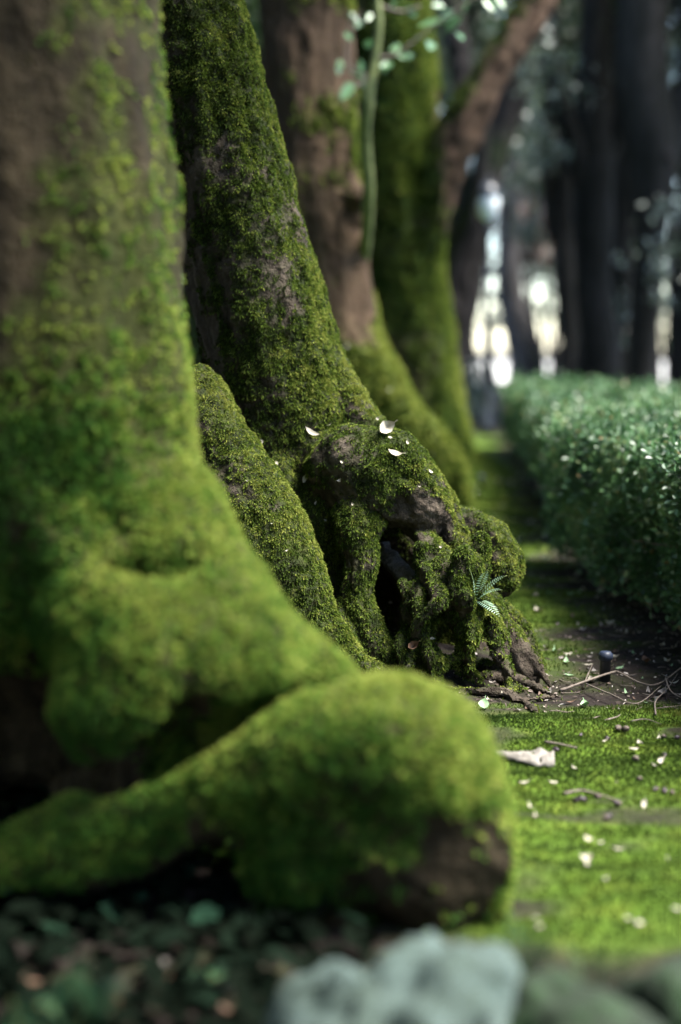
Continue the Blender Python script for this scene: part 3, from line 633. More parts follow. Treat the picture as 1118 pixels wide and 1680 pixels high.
wt('dark tree trunk right of the bright gap', [(930, 700, 26, 28), (928, 560, 26, 20), (922, 420, 26, 19), (925, 220, 26, 18), (935, 0, 26, 17)], [[(922, 400, 26, 13), (900, 300, 26, 12), (890, 150, 26, 10)]], ((5.2, 27, 7.0), (3.4, 2.6, 2.8)), 27)

def bough(root, px, py, d, rx, ry, n, size, leaf, seed):
    off = np.array(root.location); c = W(px, py, d); rad = (rx * d / FPX, .5, ry * d / FPX)
    me, cc = crown_mesh('bough', (c.x, c.y, c.z), rad, n, size, M[leaf], seed, 14, off); link('bough', me, root, kind='stuff')
    top = np.array([c.x, c.y, c.z + rad[2] * 1.4])
    for k in range(3):
        V, F = tube([(top, .02), ((top + cc[k]) / 2 + np.array([.1, 0, .05]), .014), (cc[k], .006)], 6); link('twig', mesh_np('twig', V - off, F, M['tree_dark'], attrs={'moss': np.zeros(len(V)), 'grain': np.full(len(V), .5)}), root)
for i, (r_, px, py, d, rx, ry, n, lf) in enumerate([(WT[0], 905, 200, 19, 40, 110, 260, 'far_leaf'), (WT[0], 870, 120, 18, 40, 80, 200, 'far_leaf'), (WT[1], 1090, 400, 17.5, 26, 110, 160, 'far_leaf'),
        (WT[4], 880, 300, 31, 60, 120, 600, 'far_leaf'), (WT[6], 960, 130, 24, 60, 110, 260, 'far_leaf'), (WT[2], 1020, 520, 22, 30, 90, 160, 'far_leaf'), (WT[5], 750, 90, 22, 60, 80, 260, 'far_leaf'), (WT[3], 1100, 120, 19, 50, 90, 200, 'far_leaf')]):
    bough(r_, px, py, d, rx, ry, n, .11 if d < 28 else .18, lf, 120 + i)
def shade_tree(label, x, y, seed, h=6.0, rad=(2.3, 2.3, 3.2), zc=4.2, n=9000, r=.22, group='trees added out of view for shade'):  # trees added around the view, mostly unseen, to cut ambient light
    root = thing('wood_tree', label, 'tree', (x, y, 0), group); q = np.random.default_rng(seed)
    V, F = tube([(Vector((0, 0, -.1)), r * 1.6), (Vector((0, 0, .3)), r * 1.1), (Vector((q.normal(0, .15), q.normal(0, .15), 1.8)), r), (Vector((q.normal(0, .25), q.normal(0, .25), 3.6)), r * .8)], 14, .22, 2.5)
    link('trunk', mesh_np('trunk', V, F, M['tree_dark'], attrs={'moss': np.full(len(V), .2), 'grain': np.full(len(V), .5)}), root)
    add_crown(root, (x, y, 3.4), r, (x, y, zc), rad, n, .2, seed)
for i, (x, y) in enumerate([(-4.2, 1.0), (-4.4, 4.6), (-4.6, 8.4), (-4.0, 12.4), (-3.4, 16.6), (-2.6, 21.5), (-6.5, 18.5), (-7.2, 25)]):
    shade_tree('leafy dark tree of the wood behind the mossy row, added for shade', x, y, 61 + i, rad=(2.1, 2.4, 3.4), zc=3.9, group='trees of the wood behind the mossy row')
for i, (x, y) in enumerate([(8.6, -2.2), (9.4, 3.2), (9.2, 8.0), (8.8, 12.6)]):  # unseen trees, added to lower the light from the right
    shade_tree('leafy dark tree added out of view beyond the hedge for shade', x, y, 91 + i, rad=(1.9, 2.2, 3.2), zc=3.7, group='added shade trees beyond the hedge')
shade_tree('small leafy tree added out of view to shade the front tree', -2.7, -0.7, 99, rad=(1.2, 1.4, 2.4), zc=2.9, n=7000, r=.12)  # added behind the view to keep light off the front tree's left
for i, (x, y) in enumerate([(-3.2, -3.0), (0.2, -4.2), (3.8, -4.6)]):  # unseen trees behind the camera, added to cut ambient light
    shade_tree('leafy dark tree added out of view facing the mossy row for shade', x, y, 81 + i, rad=(2.2, 1.8, 3.0), zc=3.8, group='added shade trees facing the mossy row')
def shrub(label, C, rad, n, size, leaf, seed, name='shrub', clumps=60):
    root = thing(name, label, 'shrub', (C[0], C[1], 0), 'shrubs and low boughs behind the wood'); off = np.array(root.location)
    me, cc = crown_mesh('foliage', C, rad, n, size, M[leaf], seed, clumps, off); link('foliage', me, root, kind='stuff')
    for k in range(4):
        e = cc[k * 2]; V, F = tube([(np.array([C[0] + 0.1 * k, C[1], -0.05]), 0.06), (np.array([C[0], C[1], 0]) * 0.5 + e * 0.5, 0.045), (e, 0.015)], 6, 0.1)
        link('stem', mesh_np('stem', V - off, F, M['tree_dark'], attrs={'moss': np.zeros(len(V)), 'grain': np.full(len(V), .5)}), root)
def px_shrub(label, px, py, d, rx, ry, n, size, leaf, seed, name='shrub', clumps=60):
    c = W(px, py, d); shrub(label, (c.x, c.y, c.z), (rx * d / FPX, 1.3, ry * d / FPX), n, size, leaf, seed, name, clumps)
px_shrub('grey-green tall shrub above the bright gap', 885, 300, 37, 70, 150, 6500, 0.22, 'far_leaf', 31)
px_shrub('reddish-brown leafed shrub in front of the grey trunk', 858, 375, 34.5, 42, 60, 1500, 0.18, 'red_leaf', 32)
px_shrub('dark shrub closing the view left of the bright gap', 670, 470, 30, 40, 200, 4000, 0.2, 'crown_leaf', 33)
px_shrub('dark tall shrub between the black trunks', 1005, 500, 32, 58, 190, 7000, 0.2, 'crown_leaf', 34)
px_shrub('dark tall shrub right of the black trunks', 1170, 520, 32, 45, 170, 6000, 0.2, 'crown_leaf', 35)
px_shrub('dark high foliage over the black trunks', 1070, 180, 30, 110, 150, 5000, 0.2, 'crown_leaf', 36)
px_shrub('dark high foliage over the leaning limb', 760, 90, 30, 80, 90, 3000, 0.2, 'crown_leaf', 37)
px_shrub('thin sprays of leaves across the bright gap by the lamp', 800, 470, 36, 55, 100, 800, 0.17, 'far_leaf', 41, clumps=14)
px_shrub('thin sprays of leaves beside the hazy grey trunk', 905, 470, 36, 46, 90, 800, 0.17, 'far_leaf', 42, clumps=14)
px_shrub('thin sprays of leaves at the edge of the clearing', 1100, 430, 36, 40, 110, 700, 0.17, 'far_leaf', 43, clumps=16)
px_shrub('low grey-green shrub at the foot of the lamp', 745, 650, 20, 38, 55, 3500, 0.09, 'far_leaf', 38)
px_shrub('dark foliage hanging behind the brown tree', 560, 200, 22, 150, 260, 10000, 0.2, 'crown_leaf', 39)
px_shrub('dark shrub filling the gap between the two mossiest trunks', 315, 540, 19, 60, 130, 6000, 0.14, 'crown_leaf', 44)
px_shrub('dark foliage hanging behind the leaning tree', 380, 120, 18, 150, 300, 9000, 0.18, 'crown_leaf', 40)

# ------------------------------------------------------------------ lamp post
def lathe(prof, seg=16):
    V = [(r * math.cos(2 * math.pi * k / seg), r * math.sin(2 * math.pi * k / seg), z) for r, z in prof for k in range(seg)]
    F = [(i * seg + k, i * seg + (k + 1) % seg, (i + 1) * seg + (k + 1) % seg, (i + 1) * seg + k) for i in range(len(prof) - 1) for k in range(seg)]
    return np.array(V), np.array(F)
lp = G(797, 712); L_ = thing('lamp_post', 'slim dark iron park lamp with a white lantern beside the hedge', 'lamp', (lp.x, lp.y, 0))
zt = lambda py: W(797, py, lp.y).z
s = lp.y / FPX
def lpart(nm, prof, mk, parent=None): return link(nm, mesh_np(nm, *lathe(prof), M[mk]), parent or L_)
lpart('base', [(0.001, 0), (0.07, 0.0), (0.07, 0.12), (0.05, 0.16), (0.042, 0.5), (0.05, 0.54), (0.036, 0.6), (0.03, 0.62)], 'lamp_iron')
lpart('post', [(0.038, 0.6), (0.036, zt(480)), (0.038, zt(478)), (0.038, zt(470)), (0.030, zt(468)), (0.028, zt(385)), (0.05, zt(380)), (0.05, zt(375)), (0.03, zt(372)), (0.05, zt(364)), (0.001, zt(363.5))], 'lamp_iron')
ln = lpart('lantern', [(0.05, zt(363)), (0.115, zt(352)), (0.135, zt(330)), (0.13, zt(322)), (0.001, zt(321.5))], 'lamp_glass')
lpart('hood', [(0.145, zt(322.5)), (0.15, zt(318)), (0.11, zt(306)), (0.05, zt(300)), (0.001, zt(299.5))], 'lamp_iron')
lpart('finial', [(0.02, zt(300)), (0.035, zt(295)), (0.012, zt(290)), (0.001, zt(286))], 'lamp_iron')

# ------------------------------------------------------------------ hedge
def hedge(label, path, width, H, n, leafL, seed, parent_loc):
    """path: points of the hedge's centre line; leaves spread through the outer shell of a lumpy box"""
    rng = np.random.default_rng(seed); root = thing('box_hedge', label, 'hedge', parent_loc, 'clipped box hedge along the path'); off = np.array(parent_loc, float)
    P = np.array(path, float); seg = np.linalg.norm(np.diff(P, axis=0), axis=1); cum = np.r_[0, np.cumsum(seg)]; Lt = cum[-1]
    def frame(s):
        s = np.clip(s, 0, Lt); x = np.interp(s, cum, P[:, 0]); y = np.interp(s, cum, P[:, 1]); e = 0.05
        tx = np.interp(s + e, cum, P[:, 0]) - np.interp(s - e, cum, P[:, 0]); ty = np.interp(s + e, cum, P[:, 1]) - np.interp(s - e, cum, P[:, 1])
        l = np.hypot(tx, ty) + 1e-9; return x, y, tx / l, ty / l
    def place(s, u, z):
        x, y, tx, ty = frame(s); return np.stack([x + ty * u, y - tx * u, z], 1)
    hw = width / 2; peri = np.array([H, width, H, width * H / Lt * 2])
    side = rng.choice(4, n, p=np.array([0.46, 0.38, 0.08, 0.08])); s_ = rng.uniform(0, Lt, n)
    u = np.zeros(n); z = np.zeros(n); nu = np.zeros(n); nz = np.zeros(n); ns = np.zeros(n); a = rng.random(n); b = rng.random(n)
    for k, (sg) in ((0, -1), (2, 1)):
        q = side == k; u[q] = sg * hw; z[q] = 0.06 + (H - 0.06) * a[q] ** 0.8; nu[q] = sg
    q = side == 1; u[q] = (a[q] * 2 - 1) * hw; z[q] = H; nz[q] = 1
    q = side == 3; u[q] = (a[q] * 2 - 1) * hw; z[q] = 0.06 + (H - 0.06) * b[q]; ns[q] = np.where(rng.random(q.sum()) < 0.5, -1, 1); s_[q] = np.where(ns[q] < 0, 0, Lt)
    C0 = place(s_, u, z); lump = 0.11 * fbm(C0 * 3.0, 3) + 0.06 * fbm(C0 * 9, 2); depth = -0.10 * rng.random(n) ** 1.5 + lump
    spr = rng.random(n) < 0.08; depth[spr] += 0.09 * rng.random(spr.sum())
    rnd = 0.05; tuck = np.where((z < 0.2) & (side != 1), -(0.2 - z) * 0.35, 0)
    C1 = place(s_ + ns * (depth), u + nu * (depth + tuck), z + nz * depth)
    x, y, tx, ty = frame(s_); ON = np.stack([ty * nu + tx * ns, -tx * nu + ty * ns, nz], 1)
    D = unit(ON * 0.5 + rng.normal(size=(n, 3)) * 0.7 + np.array([0, 0, 0.25])); Nn = unit(rng.normal(size=(n, 3)) * 0.6 + np.array([0, 0, 0.8]) + ON * 0.3)
    L = leafL * (0.65 + 0.7 * rng.random(n)) * (1 + 0.03 * np.maximum(C1[:, 1] - 6, 0)); V, F = leafcloud(C1 - off, D, Nn, L, L * 0.62, 0.18)
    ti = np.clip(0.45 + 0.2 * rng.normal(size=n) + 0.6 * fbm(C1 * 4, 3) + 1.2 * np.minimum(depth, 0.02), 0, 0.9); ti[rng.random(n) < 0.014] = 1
    link('foliage', mesh_np('foliage', V, F, M['box_leaf'], False, {'tint': np.repeat(ti, 6)}), root, kind='stuff')
    # twiggy core
    m_ = max(4, int(Lt / 0.12)); ss = np.linspace(0.08, Lt - 0.08, m_); ring = [(-hw + .11, .10), (-hw + .10, H * .5), (-hw + .12, H - .12), (0, H - .10), (hw - .12, H - .12), (hw - .10, H * .5), (hw - .11, .10), (0, .09)]
    V = np.vstack([place(np.full(8, q), np.array([r[0] for r in ring]), np.array([r[1] for r in ring])) for q in ss]); V = V + 0.03 * np.stack([fbm(V * 6, 2), fbm(V * 6 + 9, 2), fbm(V * 6 + 20, 2)], 1)
    F = [(i * 8 + k, i * 8 + (k + 1) % 8, (i + 1) * 8 + (k + 1) % 8, (i + 1) * 8 + k) for i in range(m_ - 1) for k in range(8)]
    for e in (0, (m_ - 1) * 8): F += [(e, e + 1, e + 6, e + 7), (e + 1, e + 2, e + 5, e + 6), (e + 2, e + 3, e + 4, e + 5)]
    link('twig_core', mesh_np('twig_core', V - off, np.array(F), M['hedge_core']), root)
    for k in range(max(6, int(Lt * 5))):                              # stems to the ground and stray shoots
        q = rng.uniform(0.05, Lt - 0.05); uu = -hw + rng.uniform(0.08, 0.3); p0 = place(np.array([q]), np.array([uu]), np.array([-0.03]))[0]
        p1 = place(np.array([q + rng.normal(0, .1)]), np.array([uu - 0.04]), np.array([0.28]))[0]
        V, F = tube([(p0, 0.009), ((p0 + p1) / 2 + rng.normal(size=3) * .02, 0.008), (p1, 0.006)], 6, 0.1); link('stem', mesh_np('stem', V - off, F, M['twig']), root)
    for k in range(int(Lt * 6)):
        q = rng.uniform(0, Lt); zz = rng.uniform(0.1, 0.55); p0 = place(np.array([q]), np.array([-hw + 0.1]), np.array([zz]))[0]
        p1 = p0 + (place(np.array([q]), np.array([-hw - 0.05]), np.array([zz]))[0] - p0) * rng.uniform(0.7, 1.15) + np.array([rng.normal(0, .04), rng.normal(0, .06), rng.normal(0.04, .05)])
        V, F = tube([(p0, 0.003), ((p0 + p1) / 2 + rng.normal(size=3) * .015, 0.0022), (p1, 0.0011)], 5); link('twig', mesh_np('twig', V - off, F, M['twig']), root)
    return root
hedge('clipped box hedge with small glossy leaves beside the bare soil', [(1.70, 3.3), (1.64, 4.4), (1.51, 5.6), (1.43, 6.7)], 0.92, 0.66, 60000, 0.023, 51, (1.5, 5.4, 0))
hedge('farther clipped box hedge running toward the lamp post', [(1.62, 7.15), (1.79, 9.0), (2.02, 12), (2.19, 14.6)], 0.96, 0.66, 52000, 0.03, 52, (1.8, 10.5, 0))
hedge('low hedge crossing behind the lamp toward the dark wood', [(1.9, 15.6), (4.0, 15.4), (7.5, 15.2)], 0.8, 0.6, 16000, 0.045, 53, (4, 15.4, 0))

# ------------------------------------------------------------------ sapling with pale green stem
def sapling():
    d = 8.6; base = W(565, 575 + FPX / 9.9, 9.9); root = thing('sapling', 'thin pale green sapling stem with a few small glossy leaves', 'sapling', (base.x, base.y, 0)); off = np.array(root.location)
    pts = [(565, 840, 9, 9.9), (566, 700, 9, 9.8), (574, 580, 9, 9.65), (590, 490, 9, 9.4), (600, 400, 10, 9), (605, 310, 9.5, 8.8), (599, 230, 10, 8.7), (603, 170, 10, 8.6), (614, 110, 8, 8.6), (621, 50, 7.5, 8.6), (620, -20, 7, 8.6), (630, -120, 6, 8.6)]
    V, F = tube([(W(px, py, dd), r * dd / FPX) for px, py, r, dd in pts], 10, 0.35, 14); link('stem', mesh_np('stem', V - off, F, M['stem_green']), root)
    rng = np.random.default_rng(8); me = []
    for tpts in ([(612, 130), (570, 105), (575, 40), (590, 20)], [(618, 95), (650, 90), (690, 60), (735, 25), (790, -10)], [(614, 120), (595, 135), (580, 145)], [(622, 10), (660, 20), (690, 10)]):
        V, F = tube([(W(px, py, d - 0.02 * k), (3.2 - 0.5 * k) * d / FPX) for k, (px, py) in enumerate(tpts)], 6); link('twig', mesh_np('twig', V - off, F, M['twig']), root)
    spots = [(575, 150, 1.2), (585, 125, 1.2), (604, 135, 1.1), (592, 110, .8), (606, 72, .8), (630, 108, .9), (640, 112, .9), (655, 90, .9), (668, 92, .7), (648, 78, .7), (700, 40, 1.6), (705, 75, 1.2), (690, 60, .8), (745, 40, 1.2), (752, 60, .9), (735, 25, .9), (570, 60, .7), (582, 30, .8), (592, 40, .6), (640, 5, .8), (760, 10, .9), (800, 8, .9), (820, 4, .8), (560, 110, .9), (600, 28, .6), (672, 20, .8), (718, 10, .8), (600, 150, 0.9)]
    for px, py, sc in spots:
        p = np.array(W(px + rng.normal(0, 3), py, d + rng.normal(0, .06))); D = unit(np.array([[rng.normal(0, .6), rng.normal(0, .5) - 0.3, rng.normal(-.55, .3)]])); Nn = unit(np.array([[rng.normal(0.2, .5), -.9, .6 + rng.normal(0, .3)]]))
        L = np.array([0.12 * sc]); v, f = leafcloud(p[None] - off - D * L / 2, D, Nn, L, L * 0.48, 0.15)
        link('leaf', mesh_np('leaf', v, f, M['fresh_leaf'], True, {'tint': np.full(6, rng.uniform(0.1, 1))}), root)
sapling()

# ------------------------------------------------------------------ small things on the ground
rng = np.random.default_rng(77); RNDM = random.Random(5)
def rot_to(nv, spin): return (Vector(nv).to_track_quat('Z', 'Y').to_matrix().to_4x4() @ Matrix.Rotation(spin, 4, 'Z'))
def leaf_mesh(name, mk, L=0.04, wr=0.5, curl=0.25, fold=0.12, seed=0, lobes=0):
    r = random.Random(seed); V, F = [], []; n = 8
    for i in range(n + 1):
        t = i / n; wv = (math.sin(math.pi * min(1, t * 0.97 + 0.03)) ** 0.75) * wr * L * 0.5 * (1 + (0.35 * math.sin(t * 19) if lobes else 0) + r.uniform(-.08, .08))
        x = (t - .5) * L; zc = curl * L * ((t - .5) ** 2) * 2 + r.uniform(-.01, .01) * L; yb = 0.08 * L * math.sin(t * 3)
        for sgn in (-1, -.5, 0, .5, 1): V.append((x, yb + sgn * wv, zc + abs(sgn) * fold * wv * 1.6 + r.uniform(-.012, .012) * L))
    for i in range(n):
        for k in range(4): a = i * 5 + k; F.append((a, a + 1, a + 6, a + 5))
    V = np.array(V); c = len(V)
    st = [(L * .5, 0, V[(n) * 5 + 2][2]), (L * .5, .0016, V[n * 5 + 2][2]), (L * .68, .0012, V[n * 5 + 2][2] + .004), (L * .68, -.0004, V[n * 5 + 2][2] + .004)]
    V = np.vstack([V, st]); F.append((c, c + 1, c + 2, c + 3)); V[:, 2] -= V[:, 2].min() - 0.001
    return mesh_np(name, V, np.array(F), M[mk])
def put(name, me, px, py, label, cat, group=None, on=None, scale=1, spin=None, tilt=None, up=0.0):
    if on is not None:
        r = ray(px, py).normalized(); h = on.ray_cast(Vector((0, 0, CAM_H)), r)
        if h[0] is None: return None
        p, nv = h[0], h[1]
        if nv.dot(r) > 0: nv = -nv
    else:
        p = G(px, py); z = gz1(p.x, p.y); p = G(px, py, z); nv = Vector((RNDM.gauss(0, .12), RNDM.gauss(0, .12), 1)).normalized()
    if tilt is not None: nv = Vector(tilt).normalized()
    o = link(name, me, label=label, category=cat)
    if group: o['group'] = group
    o.matrix_world = Matrix.Translation(p + nv * up) @ rot_to(nv, RNDM.uniform(0, 6.28) if spin is None else spin) @ Matrix.Scale(scale, 4)
    return o
LM = {k: [leaf_mesh('leaf', k, 0.036, wr, cu, fo, sd) for wr, cu, fo, sd in ((.42, .5, .2, 1), (.55, .2, .1, 2), (.7, .9, .35, 3), (.34, .7, .1, 4))] for k in ('leaf_pale', 'leaf_brown', 'leaf_grey', 'leaf_green')}
# pale bits strewn on the moss
spots = []
while len(spots) < 16:
    px, py = RNDM.uniform(790, 1115), RNDM.uniform(1175, 1545)
    if px < 860 and py > 1300: continue
    spots.append((px, py))
for i, (px, py) in enumerate(spots + [(862, 1291), (908, 1289), (1010, 1290), (872, 1331), (1015, 1400), (985, 1388), (957, 1416), (880, 1345), (1075, 1262)]):
    put('pale_leaf', LM['leaf_pale'][i % 4], px, py, 'tiny pale dry leaf lying on the open green moss', 'leaf', 'pale leaves strewn on the moss', scale=RNDM.uniform(0.3, 0.75), up=0.008)
put('pale_leaf', LM['leaf_pale'][1], 1054, 1320, 'small round white leaf standing on edge in the moss', 'leaf', scale=0.62, tilt=(0.2, -1, .5), spin=1.2, up=0.012)
put('pale_leaf', LM['leaf_pale'][0], 1082, 1253, 'curled cream leaf with a raised tip on the moss', 'leaf', scale=0.8, tilt=(0.3, -.7, 1), up=0.008)
# litter on the soil
spots = []
while len(spots) < 120:
    px, py = RNDM.uniform(760, 1118), RNDM.uniform(900, 1172)
    if px < 880 and py > 860 and py < 1120: continue
    if px < 840 and py > 1100: continue
    spots.append((px, py))
for i, (px, py) in enumerate(spots):
    k = RNDM.choice(['leaf_pale', 'leaf_grey', 'leaf_brown', 'leaf_grey', 'leaf_brown', 'leaf_pale', 'leaf_green'])
    nm, lb = {'leaf_pale': ('pale_leaf', 'small pale fallen leaf on the bare dark soil'), 'leaf_grey': ('grey_leaf', 'grey withered leaf on the bare dark soil'),
              'leaf_brown': ('brown_leaf', 'brown fallen leaf on the bare dark soil'), 'leaf_green': ('green_leaf', 'light green fallen leaf on the bare dark soil')}[k]
    put(nm, LM[k][i % 4], px, py, lb, 'leaf', nm.replace('_leaf', ' leaves') + ' littering the soil', scale=RNDM.uniform(0.4, 1.15), up=0.003)
spots = [(RNDM.uniform(745, 900), RNDM.uniform(770, 900)) for _ in range(22)]
for i, (px, py) in enumerate(spots):
    put('pale_leaf', LM['leaf_pale'][i % 4], px, py, 'pale fallen leaf on the far strip beyond the roots', 'leaf', 'leaves on the far moss strip', scale=RNDM.uniform(.8, 1.8), up=0.004)
# crumbs too many to count
def crumbs():
    n = 5200; x = rng.uniform(0.3, 1.7, n); y = rng.uniform(3.85, 7.5, n); k = rng.random(n) > mossmask(x, y) * 1.25; x, y = x[k], y[k]; n = len(x)
    P = np.stack([x, y, gz(x, y) + 0.003], 1); D = unit(rng.normal(size=(n, 3)) * np.array([1, 1, .25])); Nn = unit(rng.normal(size=(n, 3)) * .45 + np.array([0, 0, 1]))
    L = rng.uniform(0.006, 0.022, n); V, F = leafcloud(P, D, Nn, L, L * rng.uniform(.2, .6, n), .2)
    m, t, o = mat('crumbs'); at = N(t, 'ShaderNodeAttribute', attribute_name='tint')
    princ(t, o, ramp(t, at.outputs['Fac'], [(0, (0.03, .022, .018)), (.5, (.10, .075, .06)), (.8, (.22, .18, .16)), (1, (.5, .46, .42))]), .85, .2)
    link('leaf_litter', mesh_np('leaf_litter', V, F, m, False, {'tint': np.repeat(rng.random(n) ** 1.6, 6)}), kind='stuff', label='fine crumbs of dead leaves and twigs on the soil', category='leaf litter')
crumbs()
# leaves caught on the focus tree
put('pale_leaf', leaf_mesh('leaf', 'leaf_pale', 0.075, .26, .3, .2, 21), 516, 713, 'long cream leaf resting in the crook above the burl', 'leaf', on=BVH, tilt=(-.25, -.85, .75), spin=2.6, up=0.012, scale=.8)
put('pale_leaf', leaf_mesh('leaf', 'leaf_pale', 0.055, .75, .7, .3, 22), 634, 708, 'broad pale leaf caught upright on the root ridge', 'leaf', on=BVH, tilt=(0.1, -1, .45), spin=0.6, up=0.02)
put('pale_leaf', leaf_mesh('leaf', 'leaf_pale', 0.045, .45, .6, .2, 23), 648, 749, 'folded pale leaf on top of the burl', 'leaf', on=BVH, tilt=(.1, -.7, .8), spin=-.4, up=0.008)
put('pale_leaf', leaf_mesh('leaf', 'leaf_pale', 0.032, .4, .3, .2, 24), 502, 785, 'small white leaf hanging in the dark cleft', 'leaf', on=BVH, tilt=(0, -1, .2), spin=1.1, up=0.006)
for i, (px, py, s_) in enumerate([(432, 727, .7), (455, 762, .6), (560, 790, .55), (540, 700, .6), (670, 728, .7), (705, 775, .6), (620, 690, .5), (536, 856, .5), (516, 828, .5), (640, 720, .5), (580, 830, .4), (470, 905, .4), (410, 790, .45), (560, 760, .4), (725, 900, .4), (450, 860, .35), (690, 800, .35)]):
    put('pale_leaf', LM['leaf_pale'][i % 4], px, py, 'tiny pale leaf stuck in the moss of the burled tree', 'leaf', 'tiny leaves on the burled tree', on=BVH, scale=s_ * .75, tilt=(RNDM.gauss(0, .4), -.8, .6), up=0.007)
for i, (px, py, s_) in enumerate([(570, 568, .9), (708, 745, .8), (640, 640, .6)]):
    bvc = BVHTree.FromPolygons([tuple(v) for v in CV.tolist()], CF.tolist()) if i == 0 else bvc
    put('pale_leaf', LM['leaf_pale'][i % 4], px, py, 'pale leaf stuck to the mossy foot of the brown tree', 'leaf', 'leaves on the brown tree', on=bvc, scale=s_, tilt=(0, -1, .4), up=0.01)
for i, (px, py) in enumerate([(708, 1046), (640, 985), (625, 1108), (590, 1110), (675, 1070), (800, 1160), (825, 1148)]):
    put('pale_leaf', LM['leaf_pale'][(i + 1) % 4], px, py, 'pale leaf lying among the roots of the burled tree', 'leaf', 'leaves among the roots', scale=.42, up=0.02, on=BVH if i < 2 else None)
put('green_leaf', leaf_mesh('leaf', 'leaf_green', .04, .7, .5, .3, 31), 795, 1163, 'pale green lobed leaf at the edge of the moss', 'leaf', tilt=(0, -.6, 1), up=.012)
put('curled_leaf', leaf_mesh('leaf', 'leaf_brown', .036, .7, 1.3, .8, 32), 678, 1066, 'crumpled grey-brown leaf propped on the low root', 'leaf', on=BVH, tilt=(0, -.8, .6), up=.01)
# bark flake
def flake():
    V, F = [], []; nx, ny = 26, 7
    for i in range(nx):
        for j in range(ny):
            u, v = i / (nx - 1), j / (ny - 1) - .5; wd = (.012 + .026 * sstep(.15, .8, np.array(u))) * (1 + .35 * mnoise.noise((u * 9, v * 3, 2)))
            V.append(((u - .5) * .15, v * wd * 2 + .006 * mnoise.noise((u * 5, 1, 4)), .012 * (1 - (2 * v) ** 2) + .016 * mnoise.noise((u * 7, v * 4, 7)) * u + .008))
    for i in range(nx - 1):
        for j in range(ny - 1):
            if mnoise.noise((i * .6, j * .9, 3)) > .42: continue
            a = i * ny + j; F.append((a, a + ny, a + ny + 1, a + 1))
    me = mesh_np('bark_flake', V, F, M['bark_flake']); o = put('bark_flake', me, 858, 1249, 'curled whitish flake of bark lying on the moss', 'bark', tilt=(0, -.25, 1), spin=-.12, up=.004)
    md = o.modifiers.new('thick', 'SOLIDIFY'); md.thickness = .003
flake()
# twigs
def twig(label, pts, r, mk='twig', name='twig', group=None, forks=(), lift=0.012):
    root = None
    for j, ch in enumerate([pts] + list(forks)):
        P = []
        for k, (px, py) in enumerate(ch):
            g = G(px, py); z = gz1(g.x, g.y) + (lift if 0 < k < len(ch) - 1 or j else .006); q = G(px, py, z); P.append((q, r * (1 - .6 * k / max(1, len(ch) - 1)) * (1 if j == 0 else .6)))
        if root is None: root = thing(name, label, 'twig', (P[0][0].x, P[0][0].y, gz1(P[0][0].x, P[0][0].y)), group)
        V, F = tube(P, 7, .15, 40); link('stem' if j == 0 else 'side_shoot', mesh_np('stem', V - np.array(root.location), F, M[mk]), root)
twig('long grey twig with side shoots across the soil by the black pipe', [(918, 1134), (960, 1118), (1005, 1103), (1018, 1104), (1050, 1120), (1080, 1122), (1118, 1095)], .0042, forks=[[(960, 1118), (972, 1090)], [(962, 1122), (1005, 1140), (1045, 1154), (1085, 1125)], [(1092, 1112), (1102, 1135), (1130, 1150)]], lift=.03)
twig('thin curved brown twig touching the hedge foot', [(1076, 1172), (1076, 1150), (1095, 1130), (1112, 1105)], .0025, forks=[[(1078, 1162), (1120, 1157)]], lift=.02)
twig('flat pale twig lying where moss meets soil', [(905, 1175), (935, 1177), (965, 1179), (985, 1175)], .0028, lift=.006)
twig('short forked twig at the edge of the moss', [(992, 1182), (1012, 1176), (1018, 1172)], .0026, lift=.006)
twig('pale straight stick lying on the open moss', [(894, 1217), (920, 1221), (947, 1227)], .004, lift=.008)
twig('straight pale stem pressed into the moss', [(925, 1302), (955, 1297), (990, 1306), (1020, 1316)], .004, lift=.008)
twig('slender stick at the far edge of the moss', [(1035, 1183), (1060, 1180), (1085, 1188)], .0022, lift=.006)
twig('broken root twig leaning on the mossy root', [(655, 1100), (676, 1090), (695, 1080)], .008, 'deadwood', lift=.03)
tiny = [(RNDM.uniform(870, 1110), RNDM.uniform(1040, 1180)) for _ in range(26)]
for px, py in tiny:
    a = RNDM.uniform(-.5, .5); l = RNDM.uniform(12, 34); twig('tiny dry twig on the dark soil', [(px, py), (px + l * .5, py + a * 6 + RNDM.gauss(0, 1.5)), (px + l, py + a * 10)], .0017, group='tiny twigs on the soil', lift=.006)
# acorns
def acorn():
    n = lathe([(0.0005, -.010), (.004, -.0085), (.0065, -.003), (.0068, .003), (.005, .008), (.0012, .0105), (.0004, .012)], 12); c = lathe([(.0072, -.002), (.0074, -.006), (.0055, -.0105), (.0015, -.0122), (.0008, -.016)], 12)
    return mesh_np('nut', *n, M['acorn']), mesh_np('cap', *c, M['cap'])
NUT, CAP = acorn()
for i, (px, py) in enumerate([(912, 1234), (1042, 1249), (1048, 1282), (953, 1210), (1015, 1198), (1090, 1212), (1112, 1214), (996, 1216), (1025, 1200), (1090, 1302), (1102, 1304), (1075, 1300), (955, 1316), (945, 1318), (1012, 1322), (1090, 1242), (998, 1345), (980, 1312)]):
    p = G(px, py); z = gz1(p.x, p.y); p = G(px, py, z); o = thing('acorn', 'dark shiny acorn lying on the moss', 'acorn', (p.x, p.y, z + .007), 'acorns on the moss')
    o.rotation_euler = (R(90 + RNDM.uniform(-20, 20)), 0, RNDM.uniform(0, 6.28)); sc_ = RNDM.uniform(.7, 1.15); o.scale = (sc_,) * 3
    link('nut', NUT, o)
    if i % 3: link('cap', CAP, o)
